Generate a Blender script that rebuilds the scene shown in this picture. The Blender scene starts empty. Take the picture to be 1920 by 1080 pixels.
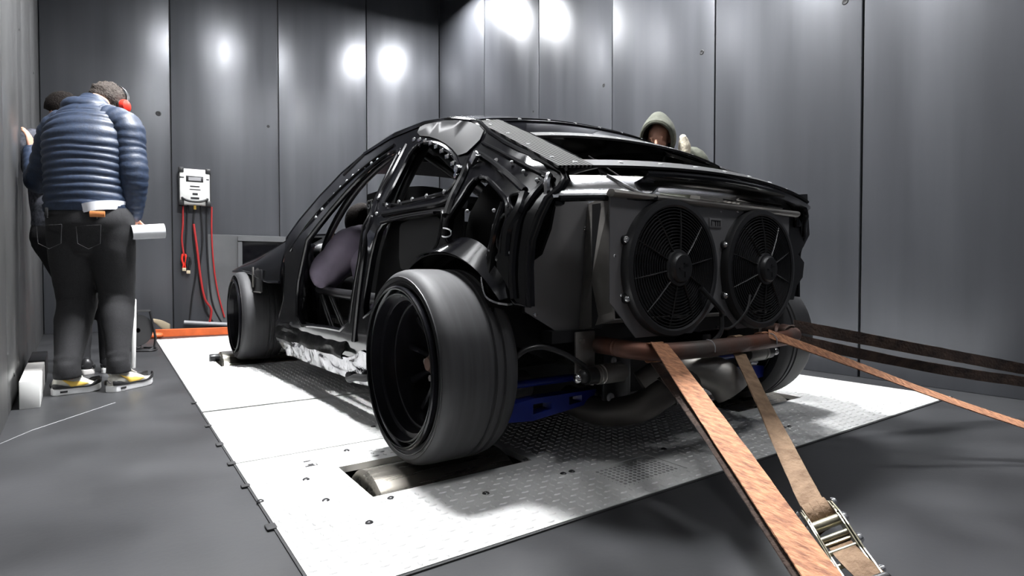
import bpy, bmesh, math, random
from mathutils import Vector, Matrix, noise as mnoise
from mathutils.geometry import delaunay_2d_cdt
random.seed(7)
sc = bpy.context.scene
C = sc.collection
PI = math.pi

# ------------------------------------------------------------------ camera, world, exposure, lights
FPX, HOR, CAMH = 1064.0, 517.0, 0.64
YAW = math.atan((960-216)/FPX); PIT = math.atan((540-HOR)/FPX)
cam_d = bpy.data.cameras.new('camera'); cam = bpy.data.objects.new('camera', cam_d); C.objects.link(cam)
cam.location = (0, 0, CAMH); cam.rotation_euler = (PI/2-PIT, 0, -YAW)
cam_d.sensor_width = 36; cam_d.lens = FPX/1920*36; cam_d.clip_start = .02
sc.camera = cam
sc.view_settings.view_transform = 'Standard'; sc.view_settings.look = 'None'
sc.view_settings.gamma = 1; sc.view_settings.use_curve_mapping = False
sc.view_settings.exposure = 0.0
w = bpy.data.worlds.new('world'); sc.world = w; w.use_nodes = True
w.node_tree.nodes['Background'].inputs[0].default_value = (.02, .022, .026, 1)
w.node_tree.nodes['Background'].inputs[1].default_value = .2
CEIL = 5.0; LAMPZ = 4.75
# ceiling lamps: (x, y, strength); near pair behind the camera is added fill
LAMPS = [(1.0, 6.0, 105, 4.42), (3.35, 6.4, 125, 4.42), (1.0, 3.0, 680, 4.75), (3.4, 3.0, 300, 4.75), (1.0, -.5, 46, 4.75), (3.0, -.5, 44, 4.75)]
LAMP_COL = (.97, .98, 1.0)

# view rays used to read positions off surfaces with a real depth
_F = Vector((math.sin(YAW)*math.cos(PIT), math.cos(YAW)*math.cos(PIT), -math.sin(PIT)))
_R = Vector((math.cos(YAW), -math.sin(YAW), 0)); _U = _R.cross(_F); _C = Vector((0, 0, CAMH))
def ray(px, py): return _F+_R*((px-960)/FPX)+_U*((540-py)/FPX)
def G(px, py, z=0.0):
    d = ray(px, py); return _C+d*((z-CAMH)/d.z)
def PY(px, py, y):
    d = ray(px, py); return _C+d*(y/d.y)
def PX(px, py, x):
    d = ray(px, py); return _C+d*(x/d.x)
def PD(px, py, dep): return _C+ray(px, py)*dep

# ------------------------------------------------------------------ materials
def mat(name, col, rough=.5, metal=0.0, nscale=0, namt=.3, bump=0, bscale=None, stretch=(1, 1, 1), coat=0, rvar=0, spec=.5, col2=None, sub=0):
    m = bpy.data.materials.new(name); m.use_nodes = True
    nt = m.node_tree; b = nt.nodes['Principled BSDF']
    c = tuple(col)+(1,)
    b.inputs['Base Color'].default_value = c; b.inputs['Roughness'].default_value = rough
    b.inputs['Metallic'].default_value = metal; b.inputs['Specular IOR Level'].default_value = spec
    b.inputs['Coat Weight'].default_value = coat; b.inputs['Coat Roughness'].default_value = .04
    if nscale or bump:
        tc = nt.nodes.new('ShaderNodeTexCoord'); mp = nt.nodes.new('ShaderNodeMapping')
        mp.inputs['Scale'].default_value = stretch
        nt.links.new(tc.outputs['Object'], mp.inputs['Vector'])
    if nscale:
        n = nt.nodes.new('ShaderNodeTexNoise'); n.inputs['Scale'].default_value = nscale; n.inputs['Detail'].default_value = 6
        nt.links.new(mp.outputs[0], n.inputs['Vector'])
        r = nt.nodes.new('ShaderNodeValToRGB')
        c2 = tuple(col2)+(1,) if col2 else tuple(max(0, x*(1-namt)) for x in col)+(1,)
        c1 = c if col2 else tuple(min(1, x*(1+namt)) for x in col)+(1,)
        r.color_ramp.elements[0].position = .32; r.color_ramp.elements[1].position = .68
        r.color_ramp.elements[0].color = c2; r.color_ramp.elements[1].color = c1
        nt.links.new(n.outputs['Fac'], r.inputs['Fac']); nt.links.new(r.outputs['Color'], b.inputs['Base Color'])
        if rvar:
            mr = nt.nodes.new('ShaderNodeMapRange'); mr.inputs['From Min'].default_value = .3; mr.inputs['From Max'].default_value = .7
            mr.inputs['To Min'].default_value = max(.02, rough-rvar); mr.inputs['To Max'].default_value = min(1, rough+rvar)
            nt.links.new(n.outputs['Fac'], mr.inputs['Value']); nt.links.new(mr.outputs[0], b.inputs['Roughness'])
    if bump:
        n2 = nt.nodes.new('ShaderNodeTexNoise'); n2.inputs['Scale'].default_value = bscale or nscale or 50; n2.inputs['Detail'].default_value = 4
        nt.links.new(mp.outputs[0], n2.inputs['Vector'])
        bp = nt.nodes.new('ShaderNodeBump'); bp.inputs['Strength'].default_value = bump; bp.inputs['Distance'].default_value = .01
        nt.links.new(n2.outputs['Fac'], bp.inputs['Height']); nt.links.new(bp.outputs[0], b.inputs['Normal'])
    return m
def emis(name, col, s):
    m = bpy.data.materials.new(name); m.use_nodes = True; b = m.node_tree.nodes['Principled BSDF']
    b.inputs['Base Color'].default_value = (.8, .8, .8, 1)
    b.inputs['Emission Color'].default_value = tuple(col)+(1,); b.inputs['Emission Strength'].default_value = s
    return m
def carbon():
    m = mat('carbon_fibre', (.02, .02, .02), .7, coat=.0, spec=.04); nt = m.node_tree; b = nt.nodes['Principled BSDF']
    tc = nt.nodes.new('ShaderNodeTexCoord')
    w1 = nt.nodes.new('ShaderNodeTexWave'); w1.inputs['Scale'].default_value = 24; w1.bands_direction = 'X'
    w1.inputs['Distortion'].default_value = 0
    ck = nt.nodes.new('ShaderNodeTexChecker'); ck.inputs['Scale'].default_value = 110
    nt.links.new(tc.outputs['Object'], w1.inputs['Vector']); nt.links.new(tc.outputs['Object'], ck.inputs['Vector'])
    r = nt.nodes.new('ShaderNodeValToRGB'); r.color_ramp.elements[0].position = .35; r.color_ramp.elements[1].position = .65
    r.color_ramp.elements[0].color = (.002, .002, .002, 1); r.color_ramp.elements[1].color = (.085, .085, .083, 1)
    nt.links.new(w1.outputs['Fac'], r.inputs['Fac']); nt.links.new(r.outputs['Color'], b.inputs['Base Color'])
    return m
M = dict(
    wall=mat('wall_steel', (.076, .079, .088), .36, .35, nscale=1.6, namt=.1, bump=.012, bscale=4, stretch=(4, 4, .25), rvar=.05),
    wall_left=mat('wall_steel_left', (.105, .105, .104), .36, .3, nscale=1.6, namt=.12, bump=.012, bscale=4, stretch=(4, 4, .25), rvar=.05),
    sheen=mat('black_sheen', (.006, .006, .007), .38, spec=.07),
    wall_low=mat('wall_steel_pale', (.088, .09, .094), .5, .2, nscale=3, namt=.14, rvar=.05),
    groove=mat('joint_black', (.012, .012, .013), .7),
    floor=mat('floor_rubber', (.03, .0305, .0325), .4, nscale=2.2, namt=.3, bump=.03, bscale=60, rvar=.05),
    plate=mat('steel_plate', (.6, .6, .59), .5, .2, nscale=5, namt=.1, rvar=.1),
    pit=mat('pit_black', (.01, .01, .01), .8),
    roller=mat('roller_steel', (.5, .47, .41), .28, .9, nscale=30, namt=.1, stretch=(.1, 1, 1), rvar=.06),
    gloss=mat('black_paint', (.004, .004, .005), .13, spec=.4, coat=.15, nscale=4, namt=.3, bump=.035, bscale=7),
    satin=mat('black_satin', (.012, .012, .013), .35),
    matte=mat('black_matte', (.02, .02, .021), .75),
    inner=mat('interior_black', (.008, .008, .009), .55),
    grey=mat('aluminium_grey_paint', (.17, .168, .172), .45, .35, nscale=2, namt=.06),
    alu=mat('aluminium', (.3, .285, .265), .42, .85, nscale=7, namt=.16, rvar=.1),
    chrome=mat('bright_steel', (.75, .75, .76), .18, 1),
    foil=mat('crumpled_foil', (.7, .7, .72), .16, 1, nscale=14, namt=.3, bump=.9, bscale=16),
    carbon=carbon(),
    rust=mat('rusty_tube', (.17, .07, .045), .5, .55, nscale=5, bump=.1, bscale=60, col2=(.13, .115, .105), rvar=.12),
    blue=mat('blue_enamel', (.005, .015, .16), .32, .1),
    rubber=mat('tyre_rubber', (.032, .032, .034), .62, nscale=14, namt=.18, stretch=(5, .4, .4)),
    rubber_dark=mat('tyre_sidewall', (.014, .014, .015), .5),
    rim=mat('rim_black', (.01, .01, .013), .22, .3),
    hub=mat('hub_rust', (.16, .1, .08), .5, .6, nscale=12),
    strap=mat('webbing_orange', (.57, .275, .145), .8, nscale=70, bump=.7, bscale=130, stretch=(1.6, .55, 1), col2=(.24, .105, .06)),
    strap_brown=mat('webbing_brown', (.26, .17, .105), .85, nscale=30, bump=.5, bscale=110, col2=(.15, .09, .05)),
    strap_dark=mat('webbing_dark', (.075, .045, .032), .9, nscale=18, bump=.7, bscale=90, col2=(.02, .013, .011)),
    zinc=mat('zinc_plate', (.4, .37, .28), .35, .85, nscale=20, namt=.25),
    navy=mat('navy_quilt', (.013, .024, .051), .5, nscale=60, namt=.25, bump=.12, bscale=90),
    jeans=mat('black_denim', (.010, .010, .0115), .85, nscale=120, namt=.3, bump=.15, bscale=300),
    trousers=mat('dark_trousers', (.012, .012, .014), .85, bump=.15, bscale=200),
    skin=mat('skin', (.5, .26, .18), .5, nscale=20, namt=.1),
    hair=mat('hair_greying', (.085, .072, .064), .85, spec=.2, nscale=90, bump=.8, bscale=110, col2=(.03, .024, .02)),
    hair_dark=mat('hair_dark', (.010, .008, .007), .9, spec=.1, bump=.8, bscale=110),
    plaid=mat('plaid_dark', (.11, .115, .14), .8, nscale=45, col2=(.012, .014, .022)),
    olive=mat('olive_fleece', (.06, .063, .046), .9, nscale=40, namt=.18, bump=.2, bscale=60),
    cream=mat('cream_fleece', (.62, .56, .44), .95, bump=.5, bscale=90),
    purple=mat('purple_grey_fleece', (.2, .17, .225), .85, nscale=9, namt=.12, bump=.1, bscale=50),
    shirt=mat('white_cotton', (.75, .76, .8), .8),
    leather=mat('tan_leather', (.55, .2, .06), .6),
    red=mat('red_plastic', (.7, .035, .02), .4),
    redcable=mat('red_cable', (.32, .02, .02), .45),
    orange=mat('orange_paint', (.62, .12, .03), .45, nscale=10, namt=.15),
    white=mat('white_paint', (.72, .72, .7), .5, nscale=7, namt=.06),
    white_worn=mat('white_worn', (.55, .53, .51), .6, nscale=10, namt=.2),
    paper=mat('white_paper', (.82, .83, .86), .7),
    shoe=mat('shoe_cream', (.62, .6, .54), .65),
    shoe_white=mat('sole_white', (.85, .85, .85), .5),
    yellow=mat('yellow_suede', (.75, .5, .1), .7),
    black_plastic=mat('black_plastic', (.014, .014, .015), .38),
    label=mat('label_grey', (.3, .3, .31), .5),
    letters=mat('letters_pale', (.5, .5, .52), .5),
    beige=mat('beige_handle', (.45, .38, .26), .6),
    strip_grey=mat('strip_grey', (.022, .022, .023), .6, spec=.2),
    pipe=mat('exhaust_grey', (.1, .092, .085), .5, .8, nscale=7, namt=.2),
    rivet=mat('rivet_steel', (.85, .85, .85), .5, .3),
    cover=mat('black_cover', (.004, .004, .004), .4, spec=.12, nscale=20, bump=.5, bscale=14),
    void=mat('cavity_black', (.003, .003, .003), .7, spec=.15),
    dark_chrome=mat('smoked_chrome', (.75, .75, .76), .22, 1, nscale=5, namt=.3, bump=.4, bscale=8),
    glass_dark=mat('tinted_pane', (.004, .004, .005), .06),
)

# ------------------------------------------------------------------ mesh helpers
class MB:
    def __init__(s): s.v = []; s.f = []
    def add(s, vs, fs):
        o = len(s.v); s.v += [Vector(p) for p in vs]; s.f += [tuple(i+o for i in f) for f in fs]; return s
    def box(s, lo, hi, R=None, c=None):
        x0, y0, z0 = lo; x1, y1, z1 = hi
        vs = [Vector(p) for p in ((x0, y0, z0), (x1, y0, z0), (x1, y1, z0), (x0, y1, z0), (x0, y0, z1), (x1, y0, z1), (x1, y1, z1), (x0, y1, z1))]
        if R is not None: vs = [R @ p for p in vs]
        if c is not None: vs = [p+Vector(c) for p in vs]
        return s.add(vs, [(0, 3, 2, 1), (4, 5, 6, 7), (0, 1, 5, 4), (1, 2, 6, 5), (2, 3, 7, 6), (3, 0, 4, 7)])
    def loft(s, pts, rad, ref=(0, 0, 1), n=12, sub=1, cap=True, fn=None, closed=False, rnd=0):
        """elliptical sections (a along ref, b across) along pts; Catmull-Rom refined"""
        pts = [Vector(p) for p in pts]; rad = [(r, r) if not isinstance(r, (tuple, list)) else tuple(r) for r in (rad if isinstance(rad, list) else [rad]*len(pts))]
        if sub > 1 and len(pts) > 1:
            P2 = []; R2 = []; N = len(pts)
            segs = N if closed else N-1
            for i in range(segs):
                g = (lambda k: pts[k % N]) if closed else (lambda k: pts[min(max(k, 0), N-1)])
                h = (lambda k: rad[k % N]) if closed else (lambda k: rad[min(max(k, 0), N-1)])
                for j in range(sub):
                    t = j/sub
                    def cr(a, b, c, d): return .5*((2*b)+(c-a)*t+(2*a-5*b+4*c-d)*t*t+(3*b-a-3*c+d)*t**3)
                    P2.append(cr(g(i-1), g(i), g(i+1), g(i+2)))
                    R2.append(tuple(max(1e-4, cr(h(i-1)[k], h(i)[k], h(i+1)[k], h(i+2)[k])) for k in (0, 1)))
            if not closed: P2.append(pts[-1]); R2.append(rad[-1])
            pts, rad = P2, R2
        N = len(pts); T = []
        for i in range(N):
            a = pts[(i-1) % N] if closed or i > 0 else pts[i]; b = pts[(i+1) % N] if closed or i < N-1 else pts[i]
            d = b-a; T.append(d.normalized() if d.length > 1e-9 else Vector((0, 0, 1)))
        if rnd and not closed:
            k = rnd
            for e in (0, 1):
                i = 0 if e == 0 else len(pts)-1
                p, r, t = pts[i], rad[i], T[i]*(-1 if e == 0 else 1)
                for q in range(1, k+1):
                    an = q/k*PI/2*.97
                    np_ = p+t*(min(r)*math.sin(an)); nr = (r[0]*math.cos(an), r[1]*math.cos(an))
                    if e == 0: pts.insert(0, np_); rad.insert(0, nr); T.insert(0, T[0])
                    else: pts.append(np_); rad.append(nr); T.append(T[-1])
            N = len(pts)
        ref = Vector(ref); vs = []
        prev = None
        for i in range(N):
            t = T[i]; a = (prev if (prev is not None and ref.length < 1e-6) else ref)
            u = a-t*a.dot(t)
            if u.length < .05: u = (prev-t*prev.dot(t)) if prev is not None else t.orthogonal()
            u.normalize(); prev = u; v = t.cross(u)
            ra, rb = rad[i]
            for k in range(n):
                th = 2*PI*k/n; m = fn(i/(max(1, N-1)), th) if fn else 1
                vs.append(pts[i]+u*(ra*m*math.cos(th))+v*(rb*m*math.sin(th)))
        fs = []
        for i in range(N if closed else N-1):
            for k in range(n):
                j = (i+1) % N; l = (k+1) % n
                fs.append((i*n+k, i*n+l, j*n+l, j*n+k))
        if cap and not closed:
            fs.append(tuple(range(n-1, -1, -1))); fs.append(tuple((N-1)*n+k for k in range(n)))
        return s.add(vs, fs)
    def tube(s, pts, r, n=10, sub=1, closed=False, cap=True): return s.loft(pts, r, (0, 0, 0), n, sub, cap, closed=closed) if False else s.loft(pts, r, _aref(pts), n, sub, cap, closed=closed)
    def cyl(s, a, b, r, n=20, r2=None): return s.loft([a, b], [r, r2 if r2 is not None else r], _aref([a, b]), n)
    def lathe(s, prof, c, axis, n=40, closed=False):
        """prof: list of (distance along axis, radius)"""
        ax = Vector(axis).normalized(); u = ax.orthogonal().normalized(); v = ax.cross(u); c = Vector(c)
        vs = []; K = len(prof)
        for a, r in prof:
            for k in range(n):
                th = 2*PI*k/n; vs.append(c+ax*a+u*(r*math.cos(th))+v*(r*math.sin(th)))
        fs = []
        for i in range(K if closed else K-1):
            j = (i+1) % K
            for k in range(n):
                l = (k+1) % n; fs.append((i*n+k, i*n+l, j*n+l, j*n+k))
        return s.add(vs, fs)
    def ell(s, c, r, R=None, nu=20, nv=14):
        vs = []; fs = []; c = Vector(c)
        for i in range(nv+1):
            ph = PI*i/nv
            for k in range(nu):
                th = 2*PI*k/nu; p = Vector((r[0]*math.sin(ph)*math.cos(th), r[1]*math.sin(ph)*math.sin(th), r[2]*math.cos(ph)))
                vs.append((R @ p if R is not None else p)+c)
        for i in range(nv):
            for k in range(nu):
                l = (k+1) % nu; fs.append((i*nu+k, (i+1)*nu+k, (i+1)*nu+l, i*nu+l))
        return s.add(vs, fs)
    def grid(s, fn, nu, nv, th=0, nrm=None):
        vs = [Vector(fn(i/nu, j/nv)) for j in range(nv+1) for i in range(nu+1)]
        fs = [(j*(nu+1)+i, j*(nu+1)+i+1, (j+1)*(nu+1)+i+1, (j+1)*(nu+1)+i) for j in range(nv) for i in range(nu)]
        if th: return s.shell(vs, fs, th, nrm)
        return s.add(vs, fs)
    def shell(s, vs, fs, th, nrm=None):
        """closed slab: vs/fs front, offset by th along vertex normal (or fixed nrm)"""
        N = len(vs); nn = [Vector((0, 0, 0)) for _ in vs]
        for f in fs:
            a, b, c = vs[f[0]], vs[f[1]], vs[f[2]]; q = (b-a).cross(c-a)
            if len(f) > 3: q += (c-a).cross(vs[f[3]]-a)
            for i in f: nn[i] += q
        for i in range(N): nn[i] = Vector(nrm) if nrm is not None else (nn[i].normalized() if nn[i].length > 0 else Vector((0, 0, 1)))
        back = [vs[i]-nn[i]*th for i in range(N)]
        ed = {}
        for f in fs:
            for i in range(len(f)):
                a, b = f[i], f[(i+1) % len(f)]; ed[(a, b)] = 1
        fa = list(fs)+[tuple(reversed([i+N for i in f])) for f in fs]
        for (a, b) in ed:
            if (b, a) not in ed: fa.append((b, a, a+N, b+N))
        return s.add(list(vs)+back, fa)
    def ribbon(s, pts, wv, wid, th, sub=6):
        """strap: pts path, wv list of width directions"""
        pts = [Vector(p) for p in pts]; wv = [Vector(q).normalized() for q in wv]; vs = []; N0 = len(pts)
        out = []
        for i in range(N0-1):
            for j in range(sub):
                t = j/sub; g = lambda L, k: L[min(max(k, 0), N0-1)]
                cr = lambda L: .5*((2*g(L, i))+(g(L, i+1)-g(L, i-1))*t+(2*g(L, i-1)-5*g(L, i)+4*g(L, i+1)-g(L, i+2))*t*t+(3*g(L, i)-g(L, i-1)-3*g(L, i+1)+g(L, i+2))*t**3)
                out.append((cr(pts), cr(wv)))
        out.append((pts[-1], wv[-1])); N = len(out)
        for i, (p, q) in enumerate(out):
            a = out[max(0, i-1)][0]; b = out[min(N-1, i+1)][0]; t = (b-a).normalized()
            q = (q-t*q.dot(t)).normalized(); nrm = t.cross(q)
            for sx, sn in ((-1, -1), (1, -1), (1, 1), (-1, 1)):
                jit = 1+random.uniform(-.03, .03)
                vs.append(p+q*(wid/2*sx*jit)+nrm*(th/2*sn))
        fs = []
        for i in range(N-1):
            for k in range(4):
                l = (k+1) % 4; fs.append((i*4+k, i*4+l, i*4+4+l, i*4+4+k))
        fs += [(3, 2, 1, 0), tuple((N-1)*4+k for k in range(4))]
        return s.add(vs, fs)
def _aref(pts):
    d = (Vector(pts[-1])-Vector(pts[0])); d = d if d.length > 1e-6 else Vector((0, 0, 1))
    d.normalize(); best = min(((1, 0, 0), (0, 1, 0), (0, 0, 1)), key=lambda a: abs(Vector(a).dot(d)))
    return best
WL = {}
def ob(name, mb, m, parent=None, smooth=True, ang=40, bevel=0, remesh=0, subd=0, lap=0, kind=None):
    me = bpy.data.meshes.new(name)
    vs = mb.v
    xs = [p.x for p in vs]; ys = [p.y for p in vs]; zs = [p.z for p in vs]
    o0 = Vector(((min(xs)+max(xs))/2, (min(ys)+max(ys))/2, min(zs)))
    me.from_pydata([tuple(p-o0) for p in vs], [], mb.f); me.update()
    o = bpy.data.objects.new(name, me); C.objects.link(o)
    o.location = o0-(WL[parent.name] if parent else Vector((0, 0, 0)))
    if parent: o.parent = parent
    WL[o.name] = o0
    if remesh or subd or bevel or lap:
        if bevel:
            b = o.modifiers.new('b', 'BEVEL'); b.width = bevel; b.segments = 2; b.limit_method = 'ANGLE'; b.angle_limit = math.radians(40)
        if remesh:
            r = o.modifiers.new('r', 'REMESH'); r.mode = 'VOXEL'; r.voxel_size = remesh
        if lap:
            r = o.modifiers.new('s', 'SMOOTH'); r.factor = .5; r.iterations = lap
        if subd:
            r = o.modifiers.new('u', 'SUBSURF'); r.levels = subd; r.render_levels = subd
        bpy.context.view_layer.update()
        dg = bpy.context.evaluated_depsgraph_get()
        nm = bpy.data.meshes.new_from_object(o.evaluated_get(dg)); o.modifiers.clear(); o.data = nm; me = nm; nm.name = name
    me.materials.clear(); me.materials.append(m if not isinstance(m, str) else M[m])
    if not remesh and len(me.polygons) < 60000:
        bm = bmesh.new(); bm.from_mesh(me); bmesh.ops.recalc_face_normals(bm, faces=bm.faces); bm.to_mesh(me); bm.free()
    if smooth:
        me.polygons.foreach_set('use_smooth', [True]*len(me.polygons))
        if ang and not remesh: me.set_sharp_from_angle(angle=math.radians(ang))
    if kind: o['kind'] = kind
    return o
def empty(name, loc):
    o = bpy.data.objects.new(name, None); C.objects.link(o); o.location = loc; o.empty_display_size = .1
    WL[o.name] = Vector(loc); return o
def tag(o, label=None, cat=None, group=None, kind=None):
    if label: o['label'] = label
    if cat: o['category'] = cat
    if group: o['group'] = group
    if kind: o['kind'] = kind
    return o
def copy_tree(o, parent=None):
    c = o.copy(); C.objects.link(c); c.parent = parent
    for ch in [x for x in o.children]: copy_tree(ch, c)
    return c
def inpoly(x, y, P):
    r = False; n = len(P); j = n-1
    for i in range(n):
        if (P[i][1] > y) != (P[j][1] > y) and x < (P[j][0]-P[i][0])*(y-P[i][1])/(P[j][1]-P[i][1])+P[i][0]: r = not r
        j = i
    return r
def densify(P, d):
    out = []
    for i in range(len(P)):
        a, b = Vector(P[i]), Vector(P[(i+1) % len(P)]); k = max(1, int((b-a).length/d))
        out += [tuple(a+(b-a)*(j/k)) for j in range(k)]
    return out
def smoothpoly(P, it=1):
    """round corners (Chaikin)"""
    for _ in range(it):
        Q = []
        for i in range(len(P)):
            a, b = Vector(P[i]), Vector(P[(i+1) % len(P)]); Q += [tuple(a*.75+b*.25), tuple(a*.25+b*.75)]
        P = Q
    return P
def flat_tris(outer, holes=(), step=.06):
    """2-D triangulation with holes and inner grid points"""
    co = []; ed = []
    for L in [outer]+list(holes):
        D = densify(L, step); o = len(co); co += [Vector(p) for p in D]; ed += [(o+i, o+(i+1) % len(D)) for i in range(len(D))]
    xs = [p[0] for p in outer]; ys = [p[1] for p in outer]
    x = min(xs)+step/2
    while x < max(xs):
        y = min(ys)+step/2
        while y < max(ys):
            if inpoly(x, y, outer) and not any(inpoly(x, y, h) for h in holes):
                if min((Vector((x, y))-c).length for c in co) > step*.5: co.append(Vector((x, y)))
            y += step
        x += step
    v, e, f, *_ = delaunay_2d_cdt(co, ed, [], 0, 1e-5)
    fs = []
    for t in f:
        cx = sum(v[i][0] for i in t)/len(t); cy = sum(v[i][1] for i in t)/len(t)
        if inpoly(cx, cy, outer) and not any(inpoly(cx, cy, h) for h in holes): fs.append(tuple(t))
    return v, fs
def plate_mb(outer, holes, to3d, th, nrm, step=.06, mb=None):
    v, fs = flat_tris(outer, holes, step); vs = [Vector(to3d(p[0], p[1])) for p in v]
    mb = mb or MB()
    # orient with nrm
    if fs:
        acc = Vector((0, 0, 0))
        for f in fs: acc += (vs[f[1]]-vs[f[0]]).cross(vs[f[2]]-vs[f[0]])
        if acc.dot(Vector(nrm)) < 0: fs = [tuple(reversed(f)) for f in fs]
    return mb.shell(vs, fs, th, nrm)
def text_mb(s, size, origin, right, up, depth=.003):
    cu = bpy.data.curves.new('t', 'FONT'); cu.body = s; cu.size = size; cu.extrude = depth; cu.resolution_u = 3
    o = bpy.data.objects.new('t', cu); C.objects.link(o); bpy.context.view_layer.update()
    me = bpy.data.meshes.new_from_object(o.evaluated_get(bpy.context.evaluated_depsgraph_get()))
    right = Vector(right).normalized(); up = Vector(up).normalized(); nn = right.cross(up); og = Vector(origin)
    mb = MB().add([og+right*v.co.x+up*v.co.y+nn*v.co.z for v in me.vertices], [tuple(p.vertices) for p in me.polygons])
    bpy.data.objects.remove(o); bpy.data.meshes.remove(me); bpy.data.curves.remove(cu)
    return mb

# ------------------------------------------------------------------ room shell
WALLN = {}
def wall(name, A, B, seams, zt=CEIL, m='wall', label=None):
    """base slab + proud steel panels; A->B along the inner face, room on the left of A->B"""
    A = Vector((A[0], A[1], 0)); B = Vector((B[0], B[1], 0)); t = (B-A).normalized(); n = Vector((-t.y, t.x, 0)); L = (B-A).length
    WALLN[name] = (A, t, n)
    def P(s, z, d): return A+t*s+n*d+Vector((0, 0, z))
    def bx(s0, s1, z0, z1, d0, d1):
        mb = MB(); return mb.add([P(s0, z0, d0), P(s1, z0, d0), P(s1, z0, d1), P(s0, z0, d1), P(s0, z1, d0), P(s1, z1, d0), P(s1, z1, d1), P(s0, z1, d1)],
            [(0, 1, 2, 3), (7, 6, 5, 4), (4, 5, 1, 0), (5, 6, 2, 1), (6, 7, 3, 2), (7, 4, 0, 3)])
    base = ob(name, bx(0, L, -.05, zt, -.12, -.03), M['groove'], smooth=False, kind='structure')
    cut = [0]+[s for s in seams if .05 < s < L-.05]+[L]
    for a, b in zip(cut[:-1], cut[1:]):
        ob('panel', bx(a+.006, b-.006, .0, zt-.005, -.03, 0), M[m], base, bevel=.006)
    return base
def hit(name, px, py):
    A, t, n = WALLN[name]; d = ray(px, py); s = (A-_C).dot(n)/d.dot(n); return _C+d*s
def sof(name, px, py=300):
    A, t, n = WALLN[name]; return (hit(name, px, py)-A).dot(t)
LW = lambda y: -.222-.0533*y
RW = lambda y: 3.80+.02*y
BL, BR = (LW(8.0), 8.0), (RW(7.52), 7.52)
FL, FR = (LW(-1.6), -1.6), (RW(-1.6), -1.6)
# register first so that seams can be read off the planes
for nm, a, b in (('wall_back', BR, BL), ('wall_right', FR, BR), ('wall_left', BL, FL), ('wall_front', FL, FR)):
    A_ = Vector((a[0], a[1], 0)); t_ = (Vector((b[0], b[1], 0))-A_).normalized(); WALLN[nm] = (A_, t_, Vector((-t_.y, t_.x, 0)))
wb = wall('wall_back', BR, BL, sorted(sof('wall_back', p) for p in (321, 523, 688)))
wr = wall('wall_right', FR, BR, sorted([sof('wall_right', p) for p in (908, 1010, 1147, 1339, 1615)]+[1.0, 2.1]))
wl = wall('wall_left', BL, FL, [1.9, 3.1, 4.6, 5.8, 7.0, 8.2], m='wall_left')
wf = wall('wall_front', FL, FR, [1.2, 2.4, 3.6])
def wall_hole(wn, wo, px, py, r):
    c = hit(wn, px, py); n = WALLN[wn][2]
    mb = MB().lathe([(.0005, r*1.5), (.004, r*1.1), (.003, r*.8), (.001, 0.0005)], c, n, 14)
    ob('hole', mb, M['groove'], wo)
for a in ((297, 213, .02), (503, 237, .012)): wall_hole('wall_back', wb, *a)
for a in ((1132, 160, .012), (1316, 98, .014), (1585, 3, .014), (1000, 209, .008)): wall_hole('wall_right', wr, *a)
for a in ((35, 55, .006), (62, 137, .007), (26, 703, .006)): wall_hole('wall_left', wl, *a)

# floor round the platform pit
PX0, PX1, PY0, PY1 = .325, 3.592, 1.113, 6.63
fx0, fx1, fy0, fy1 = -1.1, 4.3, -1.9, 8.6
fl = MB()
for lo, hi in (((fx0, fy0), (fx1, PY0)), ((fx0, PY1), (fx1, fy1)), ((fx0, PY0), (PX0, PY1)), ((PX1, PY0), (fx1, PY1))):
    fl.box((lo[0], lo[1], -.05), (hi[0], hi[1], 0))
floor = ob('floor', fl, M['floor'], smooth=False, kind='structure')
# pale joint lines between the rubber sheets
def seam_strip(a, b, wd=.004):
    a, b = Vector(a), Vector(b); t = (b-a).normalized(); s = Vector((-t.y, t.x, 0))*wd/2; u = Vector((0, 0, .0012))
    mb = MB().add([a-s, b-s, b+s, a+s, a-s+u, b-s+u, b+s+u, a+s+u], [(3, 2, 1, 0), (4, 5, 6, 7), (0, 1, 5, 4), (1, 2, 6, 5), (2, 3, 7, 6), (3, 0, 4, 7)])
    ob('seam', mb, M['label'], floor, smooth=False)
seam_strip(G(60, 807), G(216, 755), .005)
seam_strip(G(-30, 845), G(60, 807), .003)
# pit under the platform
pit = MB()
pit.box((PX0-.05, PY0-.05, -.62), (PX1+.05, PY1+.05, -.58))
for lo, hi in (((PX0-.05, PY0-.05), (PX1+.05, PY0-.005)), ((PX0-.05, PY1+.005), (PX1+.05, PY1+.05)), ((PX0-.05, PY0), (PX0-.005, PY1)), ((PX1+.005, PY0), (PX1+.05, PY1))):
    pit.box((lo[0], lo[1], -.6), (hi[0], hi[1], -.051))
ob('floor_pit', pit, M['pit'], smooth=False, kind='structure')
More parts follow.
